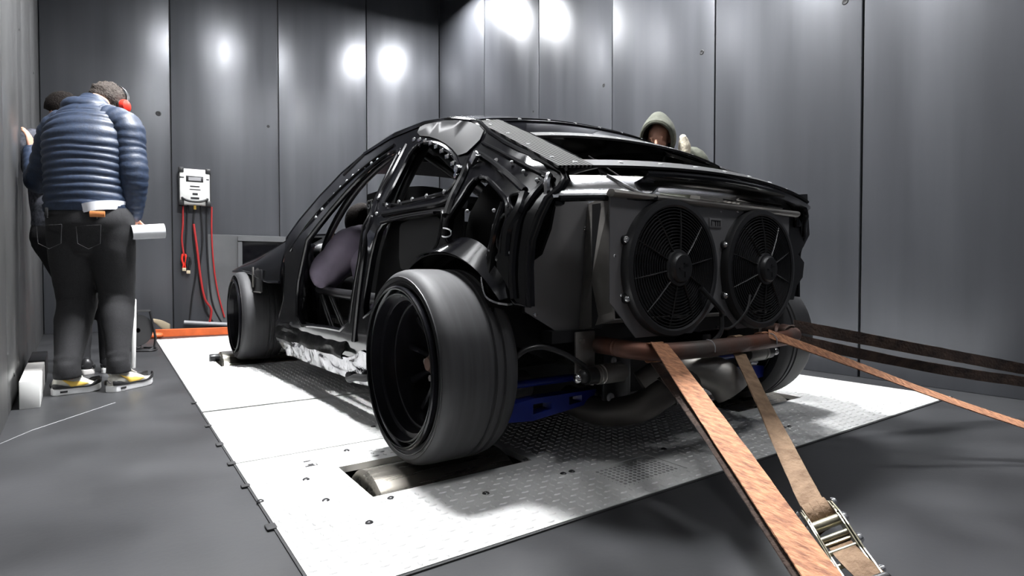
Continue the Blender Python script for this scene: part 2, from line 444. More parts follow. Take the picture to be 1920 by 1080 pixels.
# ceiling, its lamps and the added fill pair
ob('ceiling', MB().box((fx0, fy0, CEIL), (fx1, fy1, CEIL+.1)), M['wall_low'], smooth=False, kind='structure')
for i, (lx, ly, st, LAMPZ) in enumerate(LAMPS):
    e = empty('ceiling_lamp', (lx, ly, LAMPZ))
    pl = ('far left', 'far right', 'middle left', 'middle right', 'added near left fill', 'added near right fill')[i]
    tag(e, f'square white LED panel lamp hung under the ceiling, the {pl} one of six', 'lamp', 'ceiling lamps')
    h = .3
    fr = MB()
    for lo, hi in (((-h-.04, -h-.04), (h+.04, -h)), ((-h-.04, h), (h+.04, h+.04)), ((-h-.04, -h), (-h, h)), ((h, -h), (h+.04, h))):
        fr.box((lx+lo[0], ly+lo[1], LAMPZ-.09), (lx+hi[0], ly+hi[1], LAMPZ-.001))
    ob('frame', fr, M['white'], e, smooth=False)
    ob('housing', MB().box((lx-h, ly-h, LAMPZ-.05), (lx+h, ly+h, LAMPZ-.001)).cyl((lx-.2, ly, LAMPZ-.01), (lx-.2, ly, CEIL), .008).cyl((lx+.2, ly, LAMPZ-.01), (lx+.2, ly, CEIL), .008), M['white'], e, smooth=False)
    if i in (2, 3):  # skirt added to cut the beam, keeps its reflection off the back wall
        sk = MB(); g_ = h+.02
        for lo, hi in (((-g_-.01, -g_-.01), (g_+.01, -g_)), ((-g_-.01, g_), (g_+.01, g_+.01)), ((-g_-.01, -g_), (-g_, g_)), ((g_, -g_), (g_+.01, g_))):
            sk.box((lx+lo[0], ly+lo[1], LAMPZ-.25), (lx+hi[0], ly+hi[1], LAMPZ-.08))
        ob('added_beam_skirt', sk, M['matte'], e, smooth=False)
    ob('diffuser', MB().box((lx-h, ly-h, LAMPZ-.075), (lx+h, ly+h, LAMPZ-.05)), emis('lamp_light', LAMP_COL, st), e, smooth=False)

# pale lower sheet on the back wall with a framed dark opening (behind the front wheel)
A_, t_, n_ = WALLN['wall_back']
def wbx(px0, px1, y0, y1, d0, d1, zmin=None):
    s0, s1 = sof('wall_back', px0, 500), sof('wall_back', px1, 500); s0, s1 = min(s0, s1), max(s0, s1)
    z1 = hit('wall_back', (px0+px1)/2, y0).z; z0 = hit('wall_back', (px0+px1)/2, y1).z if zmin is None else zmin
    P = lambda s, z, d: A_+t_*s+n_*d+Vector((0, 0, z))
    return MB().add([P(s0, z0, d0), P(s1, z0, d0), P(s1, z0, d1), P(s0, z0, d1), P(s0, z1, d0), P(s1, z1, d0), P(s1, z1, d1), P(s0, z1, d1)],
        [(0, 1, 2, 3), (7, 6, 5, 4), (4, 5, 1, 0), (5, 6, 2, 1), (6, 7, 3, 2), (7, 4, 0, 3)])
ob('trim_1', wbx(388, 690, 444, 0, .001, .015, zmin=.02), M['wall_low'], smooth=False, kind='structure', bevel=.003)
ve = empty('vent_opening', A_+t_*sof('wall_back', 500)+n_*.016+Vector((0, 0, .3)))
tag(ve, 'grey framed black opening low on the back wall behind the front fender', 'vent')
vf = MB()
for a in ((446, 600, 446, 454), (446, 600, 600, 606)): q = wbx(*a, .016, .06); vf.add(q.v, q.f)
for a in ((446, 454, 454, 600), (592, 600, 454, 600)): q = wbx(*a, .016, .06); vf.add(q.v, q.f)
ob('frame', vf, M['wall_low'], ve, smooth=False)
ob('panel', wbx(454, 592, 454, 600, .016, .024), M['glass_dark'], ve, smooth=False)

# ------------------------------------------------------------------ dynamometer platform
XC, YR, YF, RT = 1.77, 1.725, 4.5, .312
plat = empty('dynamometer_platform', (XC, 3.8, 0))
tag(plat, 'white lit diamond plate steel platform with roller slots under the black car', 'platform')
SL = [(.598, 1.168, 1.55, 1.86), (2.372, 2.93, 1.55, 1.86), (.60, 1.2, 4.40, 4.94), (2.34, 2.94, 4.40, 4.94)]
GR = (1.245, 1.54, 1.19, 1.365)
rect = lambda a: [(a[0], a[2]), (a[1], a[2]), (a[1], a[3]), (a[0], a[3])]
ZT = .006
YJ1, YJ2 = 2.09, 2.962
defs = [((PX0, PX1, PY0, YJ1), [rect(SL[0]), rect(SL[1]), rect(GR)]), ((PX0, PX1, YJ1+.008, YJ2), []), ((PX0, PX1, YJ2+.026, PY1), [rect(SL[2]), rect(SL[3])])]
for (b, hs) in defs:
    p = ob('plate', plate_mb(rect(b), hs, lambda x, y: (x, y, ZT), .022, (0, 0, 1), .5), M['plate'], plat, smooth=False)
    # raised tread lozenges, alternately turned
    tv = MB(); cs = .0335
    nx = int((b[1]-b[0])/cs); ny = int((b[3]-b[2])/cs)
    L, W_, Hh = .0155, .0054, .0029
    vs = []; fs = []
    for j in range(ny):
        for i in range(nx):
            x = b[0]+(i+.5)*cs; y = b[2]+(j+.5)*cs
            if any(h[0][0]-.02 < x < h[1][0]+.02 and h[0][1]-.02 < y < h[2][1]+.02 for h in hs): continue
            o = len(vs); flip = (i+j) % 2
            for k, (u, v, z) in enumerate(((-1, 0, 0), (-.45, -1, 0), (.45, -1, 0), (1, 0, 0), (.45, 1, 0), (-.45, 1, 0), (-.6, 0, 1), (-.3, -.45, 1), (.3, -.45, 1), (.6, 0, 1), (.3, .45, 1), (-.3, .45, 1))):
                a, c_ = (u*L, v*W_) if flip else (v*W_, u*L)
                vs.append((x+a, y+c_, ZT+(z*Hh if z else -.0005)))
            q = [tuple(o+m for m in f) for f in ((0, 1, 7, 6), (1, 2, 8, 7), (2, 3, 9, 8), (3, 4, 10, 9), (4, 5, 11, 10), (5, 0, 6, 11), (6, 7, 8, 9, 10, 11))]
            fs += q if flip else [tuple(reversed(f)) for f in q]
    tv.v = [Vector(p_) for p_ in vs]; tv.f = fs
    ob('tread_pattern', tv, M['plate'], p, smooth=False, kind='stuff')
# perforated grille
gm = MB(); cx = 15; cy = 10
for i in range(cx):
    for j in range(cy):
        x0 = GR[0]+(GR[1]-GR[0])*i/cx; x1 = GR[0]+(GR[1]-GR[0])*(i+1)/cx; y0 = GR[2]+(GR[3]-GR[2])*j/cy; y1 = GR[2]+(GR[3]-GR[2])*(j+1)/cy
        c = ((x0+x1)/2, (y0+y1)/2); r = .0068
        if i in (0, cx-1) or j in (0, cy-1): r = .002
        o8 = [(x0, y0), (c[0], y0), (x1, y0), (x1, c[1]), (x1, y1), (c[0], y1), (x0, y1), (x0, c[1])]
        i8 = [(c[0]+r*math.cos(-PI*.75+k*PI/4), c[1]+r*math.sin(-PI*.75+k*PI/4)) for k in range(8)]
        gm.add([(p_[0], p_[1], .003) for p_ in o8]+[(p_[0], p_[1], .003) for p_ in i8]+[(p_[0], p_[1], -.001) for p_ in i8],
               [(k, (k+1) % 8, 8+(k+1) % 8, 8+k) for k in range(8)]+[(8+k, 8+(k+1) % 8, 16+(k+1) % 8, 16+k) for k in range(8)])
ob('grille', gm, M['plate'], plat, smooth=False)
ob('grille_box', MB().box((GR[0]-.02, GR[2]-.02, -.05), (GR[1]+.02, GR[3]+.02, -.03)), M['pit'], plat, smooth=False)
# rollers in their slots
def roller(x0, x1, yc, r=.2, top=.032):
    zc = top-r
    prof = [(0, .02), (0, r-.018), (.004, r-.007), (.012, r), (x1-x0-.012, r), (x1-x0-.004, r-.007), (x1-x0, r-.018), (x1-x0, .02)]
    o = ob('roller', MB().lathe(prof, (x0, yc, zc), (1, 0, 0), 72), M['roller'], plat, ang=30)
    ob('shaft', MB().cyl((x0-.05, yc, zc), (x1+.05, yc, zc), .03), M['satin'], o)
    return o
roller(.632, 1.135, 1.715, top=.022); roller(2.40, 2.895, 1.715, top=.022); roller(.63, 1.17, 4.72, top=.072); roller(2.37, 2.91, 4.72, top=.072)
# bearing bracket by the front roller
b_ = MB().box((.57, 4.68, -.01), (.60, 4.80, .03)).cyl((.565, 4.72, .03), (.632, 4.72, .03), .028)
ob('bearing', b_, M['satin'], plat, bevel=.004)
def pscrew(px, py, r=.009):
    g = G(px, py, ZT); ob('screw', MB().lathe([(0, r*1.25), (.003, r), (.0045, r*.6), (.002, r*.4), (.002, .0004)], g, (0, 0, 1), 14), M['satin'], plat)
for p_ in ((611, 938), (692, 980), (574, 899), (488, 940), (1056, 888), (1072, 884), (911, 925), (985, 862), (650, 845), (1245, 842), (700, 800), (1470, 802), (1480, 800), (733, 934)): pscrew(*p_)
for p_, sx, sy in (((583, 872), .02, .012), ((576, 865), .012, .005)):
    g = G(*p_, ZT); ob('slot', MB().box((g.x-sx, g.y-sy, ZT-.001), (g.x+sx, g.y+sy, ZT+.0008)), M['pit'], plat, smooth=False)
for px, py in ((361, 757), (393, 800), (413, 835), (468, 912), (511, 990), (440, 870)):
    g = G(px, py); a = random.uniform(.012, .025)
    ob('edge_tab', MB().box((PX0-.022, g.y-a, .0), (PX0+.004, g.y+a, .007)), M['matte'], plat, bevel=.003)
ob('edge_strip', MB().box((PX0-.006, PY0-.006, -.02), (PX0-.0005, PY1, .004)).box((PX0-.006, PY0-.008, -.02), (PX1+.006, PY0-.0005, .004)), M['matte'], plat, smooth=False)
ob('gap_strip', MB().box((PX0+.001, YJ1+.0005, -.014), (PX1, YJ1+.0075, -.006)).box((PX0+.001, YJ2+.0005, -.012), (PX1, YJ2+.0255, -.004)), M['pit'], plat, smooth=False)

# ------------------------------------------------------------------ race car
car = empty('race_car', (XC, 3.0, 0))
tag(car, 'stripped gloss black fastback race car with exposed rear radiator fans on the rollers', 'car')
def lerp(tab, y):
    if y <= tab[0][0]: return tab[0][1]
    for (a, p), (b, q) in zip(tab[:-1], tab[1:]):
        if y <= b: return p+(q-p)*(y-a)/(b-a)
    return tab[-1][1]
HW = [(1.2, .70), (1.45, .80), (1.8, .86), (2.3, .89), (3.4, .92), (4.2, .97), (4.8, 1.0)]
def hw(y, z):
    b = lerp(HW, y)
    if z > .84: b -= .60*(z-.84)
    if z < .35: b -= .25*(.35-z)
    return b
def S(px, py, off=0.0):
    """pixel -> (y, z) on the left flank surface of the body"""
    d = ray(px, py); d = d/d.y; lo, hi = .5, 7.0
    for _ in range(50):
        m = (lo+hi)/2
        if d.x*m-(XC-hw(m, CAMH+d.z*m)+off) < 0: lo = m
        else: hi = m
    return (lo, CAMH+d.z*lo)
def flank(sgn, off=0.0): return lambda y, z: (XC+sgn*(hw(y, z)-off), y, z)
def SP(pts, off=0.0): return [S(a, b, off) for a, b in pts]
def on(yz, sgn=-1, off=0.0): return Vector(flank(sgn, off)(*yz))
# outlines on the flank (front -> roof -> tail -> arch -> sill)
arch = []
for k in range(13):
    a = math.radians(33+k*(155/12)); arch.append((YR-.385*math.cos(PI-a) if False else YR+.385*math.cos(PI-a), max(.17, .345+.385*math.sin(a))))
outer = SP([(522, 640), (531, 560), (533, 500), (537, 447), (560, 414), (600, 367), (640, 325), (690, 283), (740, 251), (795, 230), (850, 222), (897, 229), (918, 250),
            (945, 268), (1000, 295), (1052, 321), (1056, 335), (1046, 352), (1022, 372), (1006, 405), (990, 450), (986, 500), (988, 575)])
outer += [(y, z) for y, z in arch]
outer += [(2.25, .155), (3.2, .15), (3.78, .17)]
door = SP([(556, 610), (556, 540), (566, 490), (585, 436), (620, 392), (660, 346), (700, 308), (735, 283), (752, 280), (744, 302), (722, 345), (704, 380), (690, 412), (676, 470), (662, 545), (653, 622), (600, 612)])
rwin = SP([(772, 281), (790, 268), (815, 268), (840, 280), (858, 303), (862, 325), (852, 347), (838, 362), (800, 372), (716, 390), (730, 362), (752, 318)])
cav = SP([(884, 338), (905, 330), (930, 352), (950, 378), (952, 400), (940, 440), (934, 486), (915, 484), (880, 470), (846, 466), (832, 450), (836, 420), (856, 384)])
tri = SP([(953, 366), (978, 362), (980, 374), (966, 394), (952, 384)])
slot = SP([(936, 410), (946, 400), (962, 412), (958, 440), (945, 468), (932, 470), (930, 440)])
dpan = SP([(735, 414), (796, 402), (806, 412), (800, 470), (790, 498), (740, 510), (728, 500), (729, 430)])
def mir(sgn): return 'left' if sgn < 0 else 'right'
rdoor = SP([(722, 412), (770, 402), (812, 396), (834, 396), (826, 430), (818, 464), (800, 482), (770, 505), (730, 540), (700, 580), (676, 600), (690, 500), (704, 440)])
holes = [smoothpoly(h, 1) for h in (door, rwin, cav, tri, slot, rdoor)]
for sgn in (-1, 1):
    side = ob('body_side', plate_mb(outer, holes, flank(sgn), .03, (sgn, 0, 0), .07), M['gloss'], car, ang=50)
    # rolled flange beads round the apertures and the outer edge
    for h, r in zip(holes, (.011, .011, .009, .006, .006, .008)):
        ob('flange', MB().tube([on(p, sgn, .004) for p in densify(h, .08)], r, 8, closed=True), M['gloss'], side)
    ob('flange', MB().tube([on(p, sgn, .006) for p in densify(outer, .09)], .010, 8, closed=True), M['gloss'], side)
    # recess behind the quarter openings and the dark rear door skin
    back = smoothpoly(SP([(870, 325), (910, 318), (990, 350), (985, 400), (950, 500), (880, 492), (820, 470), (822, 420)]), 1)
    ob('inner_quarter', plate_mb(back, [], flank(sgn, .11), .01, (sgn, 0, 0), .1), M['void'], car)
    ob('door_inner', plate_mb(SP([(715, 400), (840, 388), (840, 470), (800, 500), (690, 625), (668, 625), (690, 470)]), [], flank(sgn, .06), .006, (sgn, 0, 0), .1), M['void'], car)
    ob('door_skin', plate_mb(smoothpoly(dpan, 1), [], flank(sgn, .045), .006, (sgn, 0, 0), .1), M['matte'], car)
    if sgn > 0: continue
    # pressed ribs that catch the light on the near flank
    def rib(pts, r, m='gloss', off=-.002, name='rib', sub=4): ob(name, MB().tube([on(S(a, b), -1, off) for a, b in pts], r, 8, sub), M[m], side)
    rib([(906, 268), (940, 285), (990, 312), (1040, 337)], .007, 'chrome' if False else 'gloss')
    rib([(893, 285), (925, 305), (955, 330), (985, 357)], .012)
    rib([(880, 300), (870, 330), (850, 370), (838, 405)], .016)
    rib([(945, 380), (930, 430), (918, 484)], .011)
    rib([(985, 365), (975, 395), (955, 430), (950, 480)], .02)
    rib([(1020, 345), (995, 375), (972, 420), (962, 500), (965, 560)], .014)
    rib([(720, 402), (770, 393), (830, 382), (852, 366)], .012)
    rib([(715, 418), (760, 408), (815, 399)], .006)
    rib([(762, 272), (735, 325), (708, 376), (697, 410), (684, 470), (672, 560), (664, 640)], .011)
    rib([(745, 290), (720, 340), (700, 385)], .007)
    rib([(545, 470), (575, 425), (620, 373), (680, 317), (740, 272)], .008)
    # bolt heads along the rear window sill and B pillar, spot weld dimples along the door seal
    def bolts(pts, r=.008, m='chrome', off=-.012, par=side, nm='bolt'):
        for a, b in pts:
            c = on(S(a, b), -1, off); ob(nm, MB().lathe([(0, r*1.1), (.004, r), (.007, r*.55), (.008, .0005)], c+Vector((.006, 0, 0)), (-1, 0, .1), 10), M[m], par)
    bolts([(728, 385), (751, 379), (776, 374), (803, 368), (836, 360)], .009)
    bolts([(712, 372), (709, 401)], .009)
    for i in range(11):
        t = i/10; a = 592+(708-592)*t; b = 408+(300-408)*t-14*math.sin(PI*t)
        bolts([(a, b)], .010, 'label', -.004, nm='weld')
    for i in range(9):
        t = i/8; a = 778+(862-778)*t; b = 262+(322-262)*t**2.2
        c = on(S(a, b), -1, -.004); ob('weld', MB().box((-.006, -.014, -.009), (.003, .014, .009), c=c), M['chrome'], side, bevel=.004)
    bolts([(963, 305), (985, 322), (1010, 338), (930, 395), (960, 474), (922, 470), (880, 396)], .006, 'label')
    # small oval drain hole
    c = on(S(930, 302), -1, -.003); ob('hole', MB().lathe([(0, .012), (.002, .0004)], c, (-1, -.2, .4), 14), M['pit'], side)
    # bright loop and bracket pieces
    ob('wire', MB().tube([on(S(a, b), -1, -.01) for a, b in ((836, 428), (848, 431), (851, 440), (842, 445), (834, 443))], .003, 6, 4), M['chrome'], side)
    c = on(S(893, 300), -1, -.01); ob('bracket', MB().box((-.01, -.03, -.014), (.008, .03, .014), Matrix.Rotation(-.7, 3, 'X'), c), M['foil'], side, bevel=.004)
    ob('seat_belt_mount', MB().cyl(on(S(868, 318), -1, -.005), on(S(868, 318), -1, -.03), .014).cyl(on(S(862, 330), -1, -.005), on(S(862, 330), -1, -.02), .01), M['foil'], side)

ob('roof_shoulder', plate_mb(smoothpoly(SP([(792, 233), (850, 224), (896, 231), (915, 250), (866, 298), (846, 274), (815, 257), (782, 254)]), 1), [], flank(-1, -.006), .008, (-1, 0, 0), .06), M['sheen'], car, ang=60)
# wheel arch lip with the bright folded edge, sill foil
def pts_arch(r, a0, a1, n, x): return [Vector((x, YR-r*math.cos(math.radians(a0+(a1-a0)*k/n)), .345+r*math.sin(math.radians(a0+(a1-a0)*k/n)))) for k in range(n+1)]
for sgn in (-1, 1):
    def liner(u, v, sgn=sgn):
        a = math.radians(44+142*u); y = YR-.372*math.cos(a); z = .345+.372*math.sin(a)
        return (XC+sgn*(hw(y, max(z, .4))-.30+.325*v), y, z)
    ob('wheel_arch_liner', MB().grid(liner, 30, 6, .004), M['gloss' if sgn < 0 else 'satin'], car)
def lipf(u, v):
    a = math.radians(36+72*u)                       # rear upper part of the arch
    y = YR-.375*math.cos(a); z = .345+.375*math.sin(a); k = v-.5
    b = .05*math.sin(PI*min(1, u*1.2))+.02
    return (XC-hw(y, z)-.035+.05*v, y-b*v*.5*math.cos(a), z+b*v*.9*math.sin(a))
ob('arch_lip', MB().grid(lipf, 26, 6, .004), M['gloss'], car)
q = [on(S(918, 520), -1, -.01), on(S(922, 540), -1, -.012), on(S(928, 556), -1, -.012), on(S(945, 566), -1, -.012), on(S(964, 570), -1, -.01)]
ob('arch_bracket', MB().ribbon(q, [(1, .2, 0)]*5, .05, .006, 4), M['foil'], car)
for sgn in (-1, 1):
    mb = MB()
    def sill(u, v, sgn=sgn):
        y = 2.12+u*(3.72-2.12); z = .145+(.11+.05*max(0, min(1, (2.62-y)/.2)))*v+.012*mnoise.noise(Vector((y*6, v*3, sgn)))
        return (XC+sgn*(hw(y, z)+.004+.012*mnoise.noise(Vector((y*9, v*5, 3)))), y, z)
    ob('sill_foil', mb.grid(sill, 60, 8, .004), M['foil'], car)
    def sillt(u, v, sgn=sgn):
        y = 2.60+u*(3.76-2.60); n_ = mnoise.noise(Vector((y*7, v*4, sgn*2)))
        return (XC+sgn*(hw(y, .3)+.022-.05*v*v+.014*n_), y, .255+.115*v+.010*mnoise.noise(Vector((y*5, v*3, 7))))
    ob('sill_cover', MB().grid(sillt, 60, 10, .006), M['cover'], car)
    ob('door_sill_strip', MB().box((XC+sgn*.70-.02, 2.62, .36), (XC+sgn*.70+.02, 3.5, .40)), M['satin'], car, bevel=.006)
for i in range(14):
    y = 2.68+i*.05; ob('perforation', MB().box((XC-.727, y, .366), (XC-.7195, y+.028, .39)), M['alu'], car, smooth=False)
fh = on((2.45, .2), -1, -.03)
ob('foil_hose', MB().tube([on((2.62, .175), -1, -.02), on((2.55, .165), -1, -.045), on((2.45, .19), -1, -.05), on((2.35, .2), -1, -.04), on((2.3, .22), -1, -.02)], .016, 8, 4), M['matte'], car)
cr = MB()
for k in range(26):
    p = Vector((XC-.90+random.uniform(-.02, .06), 3.62+random.uniform(-.16, .16), .31+random.uniform(-.07, .08)))
    cr.box((-.014, -.02, -.009), (.014, .02, .009), Matrix.Rotation(random.uniform(0, 3), 3, Vector((random.random(), random.random(), random.random())).normalized()), p)
ob('hinge_brackets', cr, M['foil'], car, kind='stuff', bevel=.003)
ob('hinge_block', MB().box((XC-.93, 3.50, .22), (XC-.80, 3.86, .36)), M['satin'], car, bevel=.02)

# roof skin: left rail to right rail
def roofz(y): return lerp([(1.5, 1.10), (1.72, 1.185), (1.88, 1.235), (2.1, 1.296), (2.4, 1.335), (2.75, 1.345), (3.05, 1.31)], y)
def rooff(u, v):
    s = 2*u-1; y = 1.885+v*(3.06-1.885)-.02*(1-s*s)*(1 if v < .02 else 0)
    z = roofz(y); h = hw(y, z)+.004
    return (XC+s*h, y+(.05*(s*s-.3)*(1-v) if v < 1 else 0), z+.055*(1-abs(s)**2.4))
ob('roof', MB().grid(lambda u, v: rooff(1-u, v), 36, 22, .012), M['gloss'], car, ang=60)
# rear quarter of the roof shell: the grey-black shoulder over the rear door
ob('roof_bump', MB().ell((1.69, 2.3, 1.385), (.07, .05, .02)), M['gloss'], car)
def hdr(u, v):
    s = 2*u-1; y = 3.06+.16*v; z = roofz(3.05)-.10*v; return (XC+s*(hw(y, z)+.002), y, z+.055*(1-abs(s)**2.4))
ob('windscreen_header', MB().grid(lambda u, v: hdr(1-u, v), 24, 4, .012), M['satin'], car)

# hatch frame, lofted between the roof edge and the tail lip
def hat(u, v, off=0.0):
    """u 0..1 left to right, v 0 roof edge .. 1 tail lip"""
    s = 2*u-1
    a = Vector((XC+s*.605, 1.885+.05*(s*s-.3), 1.235+.055*(1-abs(s)**2.4)+.006))
    b = Vector((XC+s*.705, 1.19+.10*s*s, .955+.03*(1-s*s)))
    p = a.lerp(b, v); p.z += .006*math.sin(PI*v)*(1-.3*s*s)+off
    return p
def hpatch(u0, u1, v0, v1, nu, nv, th=.008, off=0.0): return MB().grid(lambda a, b: hat(u1+(u0-u1)*a, v1+(v0-v1)*b, off), nu, nv, th)
hf = ob('hatch_frame', hpatch(0, .08, -.0, 1.0, 6, 30), M['carbon'], car)
hg = ob('hatch_frame', hpatch(.885, 1, 0, 1.0, 6, 30), M['carbon'], car)
ht = ob('hatch_top_strip', hpatch(.08, .885, 0, .07, 30, 4), M['gloss'], car)
hb = ob('hatch_bottom_strip', hpatch(.08, .885, .915, 1.0, 30, 4), M['strip_grey'], car)
hp = ob('rear_screen', hpatch(.085, .88, .07, .40, 30, 8, .006, -.004), M['glass_dark'], car)
hs = ob('screen_strip', hpatch(.08, .885, .40, .47, 30, 3, .008, .002), M['strip_grey'], car)
for e in (.08, .885): ob('hatch_rib', MB().tube([hat(e, .1+.8*k/14, .004) for k in range(15)], .006, 8), M['gloss'], car)
ob('hatch_rib', MB().tube([hat(1.0, k/14, .003) for k in range(15)], .005, 8), M['chrome'], car)
def hrivet(u, v, par, r=.0085):
    p = hat(u, v, .002); ob('rivet', MB().lathe([(0, r*1.3), (.002, r*1.25), (.003, r), (.008, r*.9), (.0085, r*.4), (.006, .0005)], p, (0, -.35, 1), 12), M['rivet'], par)
for k in range(9): hrivet(.04+k*.115, .02, ht)
for k in range(7): hrivet(.14+k*.117, .435, hs, .010)
for k in range(9): hrivet(.05+k*.1125, .955, hb, .0085)
for k in range(4): hrivet(.018, .15+k*.24, hf, .007); hrivet(.982, .15+k*.24, hg, .007)
ob('louvre_stay', MB().tube([hat(.2, .60, -.04), hat(.35, .86, -.16)], .003, 8), M['satin'], car)

# tail: lip panel, lamp recess panels, under edge
def tail(u, v):
    s = 2*u-1; p = hat(u, 1.0); d = .052*(1-.1*s)
    return (p.x+s*.03*v, p.y-.018*math.sin(PI*v)-.0+.10*v*v, p.z-.006-d*v)
ob('tail_lip', MB().grid(lambda a, b: tail(.24+.78*(1-a), b) if False else tail(1-.78*a, b), 34, 6, .01), M['gloss'], car)
def lampw(u, v):
    p = hat(.26*u, 1.0); return (p.x-.012*(1-u), p.y+.006+.075*(1-v)**1.6, p.z-.012-.074*v)
ob('lamp_recess', MB().grid(lambda a, b: lampw(1-a, b), 14, 10, .006), M['dark_chrome'], car)
ob('lamp_seal', MB().tube([Vector(lampw(.62, 0))+Vector((0, -.004, 0)), Vector(lampw(.7, .6))+Vector((0, -.006, 0)), Vector(lampw(.86, .95))+Vector((0, -.004, 0)), Vector(lampw(1, .6))+Vector((0, -.004, 0))], .005, 8, 4), M['chrome'], car)
ob('lamp_edge', MB().tube([Vector(lampw(.05+.9*k/8, 1))+Vector((0, 0, -.004)) for k in range(9)], .010, 8), M['gloss'], car)
# little black upright at the corner and its bright crumpled end
for sgn in (-1, 1):
    c = Vector((XC+sgn*.675, 1.33, .895)); ob('corner_post', MB().box((-.022, -.02, -.045), (.022, .04, .035), c=c), M['gloss'], car, bevel=.012)
    ob('corner_seal', MB().tube([c+Vector((sgn*.03, .0, .045)), c+Vector((sgn*.045, -.01, .02)), c+Vector((sgn*.04, .0, -.015)), c+Vector((sgn*.055, .02, -.05))], .012, 8, 4), M['foil'], car)
rqp = [PY(a, b, 1.33) for a, b in ((1462, 366), (1514, 364), (1518, 440), (1507, 462), (1497, 477), (1508, 492), (1505, 520), (1494, 536), (1488, 562), (1462, 562))]
ob('quarter_edge', plate_mb([(p.x, p.z) for p in rqp], [], lambda x, z: (x, 1.33, z), .04, (0, -1, 0), .1), M['satin'], car)
# boot floor, cross member and engine top seen through the slot above the radiator
ob('boot_shelf', MB().box((XC-.62, 1.42, .42), (XC+.62, 1.80, .46)), M['inner'], car)
ob('slot_plate', MB().box((XC-.42, 1.285, .893), (XC+.42, 1.36, .905)), M['chrome'], car, bevel=.003)
ob('reservoir', MB().cyl((XC+.02, 1.36, .93), (XC+.16, 1.36, .93), .024), M['alu'], car)
ob('olive_sleeve', MB().box((XC-.30, 1.36, .90), (XC-.02, 1.42, .935)), M['olive'], car, bevel=.01)
for k in range(5): ob('slat', MB().box((XC+.20, 1.29+k*.02, .915+k*.005), (XC+.50, 1.302+k*.02, .920+k*.005)), M['alu'], car, smooth=False)
# grey closing panels beside the radiator housing
for sgn in (-1, 1):
    P = [(.589, .905), (.64, .86), (.676, .805), (.708, .72), (.714, .60), (.708, .526), (.543, .436), (.455, .443), (.43, .6), (.44, .9)]
    mb = plate_mb(P, [], lambda x, z, s=sgn: (XC+s*x, 1.445, z), .004, (0, -1, 0), .15)
    cp = ob('closing_panel', mb, M['grey'], car, smooth=False)
    for rx, rz in ((.455, .80), (.452, .68), (.45, .56), (.465, .46), (.55, .452), (.67, .515)):
        ob('rivet', MB().lathe([(0, .008), (.003, .0065), (.004, .0004)], (XC+sgn*rx, 1.444, rz), (0, -1, 0), 10), M['chrome'], cp)
    # dark quarter end and lower body behind the panel
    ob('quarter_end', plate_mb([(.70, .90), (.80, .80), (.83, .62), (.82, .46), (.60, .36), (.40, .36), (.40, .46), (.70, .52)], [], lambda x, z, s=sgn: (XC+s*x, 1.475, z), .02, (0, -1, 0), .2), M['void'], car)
# radiator housing
RX0, RX1, RY = 1.222, 2.218, 1.235
hx = XC+.0
rad = empty('radiator_housing', (hx, 1.3, .46)); rad.parent = car; rad.location = Vector((hx, 1.3, .46))-WL['race_car']; WL['radiator_housing'] = Vector((hx, 1.3, .46))
def quad(mb, a, b, c, d, th): return mb.shell([Vector(a), Vector(b), Vector(c), Vector(d)], [(0, 1, 2, 3)], th)
zt, zl = .885, .505
bk = 1.44
mb = MB()
quad(mb, (RX0+.02, RY, zl), (RX0, RY, zt), (RX0+.10, bk, zt+.0), (RX0+.06, bk, .455), .004)
ob('side_wall', mb, M['alu'], rad, smooth=False)
mb = MB(); quad(mb, (RX1-.02, RY, zl), (RX1-.06, bk, .455), (RX1-.10, bk, zt), (RX1, RY, zt), .004); ob('side_wall', mb, M['alu'], rad, smooth=False)
mb = MB(); quad(mb, (RX0, RY, zt), (RX1, RY, zt), (RX1-.1, bk, zt), (RX0+.1, bk, zt), .004); ob('top_wall', mb, M['alu'], rad, smooth=False)
mb = MB(); quad(mb, (RX0+.02, RY, zl), (RX0+.06, bk, .455), (RX1-.06, bk, .455), (RX1-.02, RY, zl), .004); ob('bottom_wall', mb, M['alu'], rad, smooth=False)
FA, FB, FR_, FZ = 1.492, 1.992, .222, .665
zb = .445
def arcpts(cx, r): return [(cx+r*math.cos(2*PI*k/40), FZ+r*math.sin(2*PI*k/40)) for k in range(40)]
plate_out = [(RX0, zt), (RX0, .56), (RX0+.115, zb), (FA+.12, zb), (FA+.24, .53), (XC-.03, .545), (XC-.005, .535), (FB-.12, zb), (FB+.12, zb), (RX1, .55), (RX1, zt)]
ob('shroud', plate_mb(plate_out, [arcpts(FA, FR_-.012), arcpts(FB, FR_-.012)], lambda x, z: (x, RY-.002, z), .004, (0, -1, 0), .08), M['grey'], rad, smooth=False)
ob('top_rail', MB().loft([(RX0+.0, RY-.004, zt+.004), (RX1+.05, RY-.004, zt+.004)], [(.012, .018)]*2, (0, 0, 1), 12), M['alu'], rad)
ob('radiator_core', MB().box((RX0+.04, RY+.075, .47), (RX1-.04, RY+.12, .87)), M['inner'], rad, smooth=False)
for xx, zz in ((RX0+.02, .70), (RX0+.05, .58), (XC-.25, .875), (XC+.1, .875), (XC, .868), (RX1-.2, .87)):
    ob('rivet', MB().lathe([(0, .005), (.002, .004), (.003, .0004)], (xx, RY-.002, zz), (0, -1, 0), 8), M['chrome'], rad)
lp = ob('name_plate', MB().box((1.735-.035, RY-.006, .808), (1.735+.035, RY-.002, .842)), M['grey'], rad, bevel=.002)
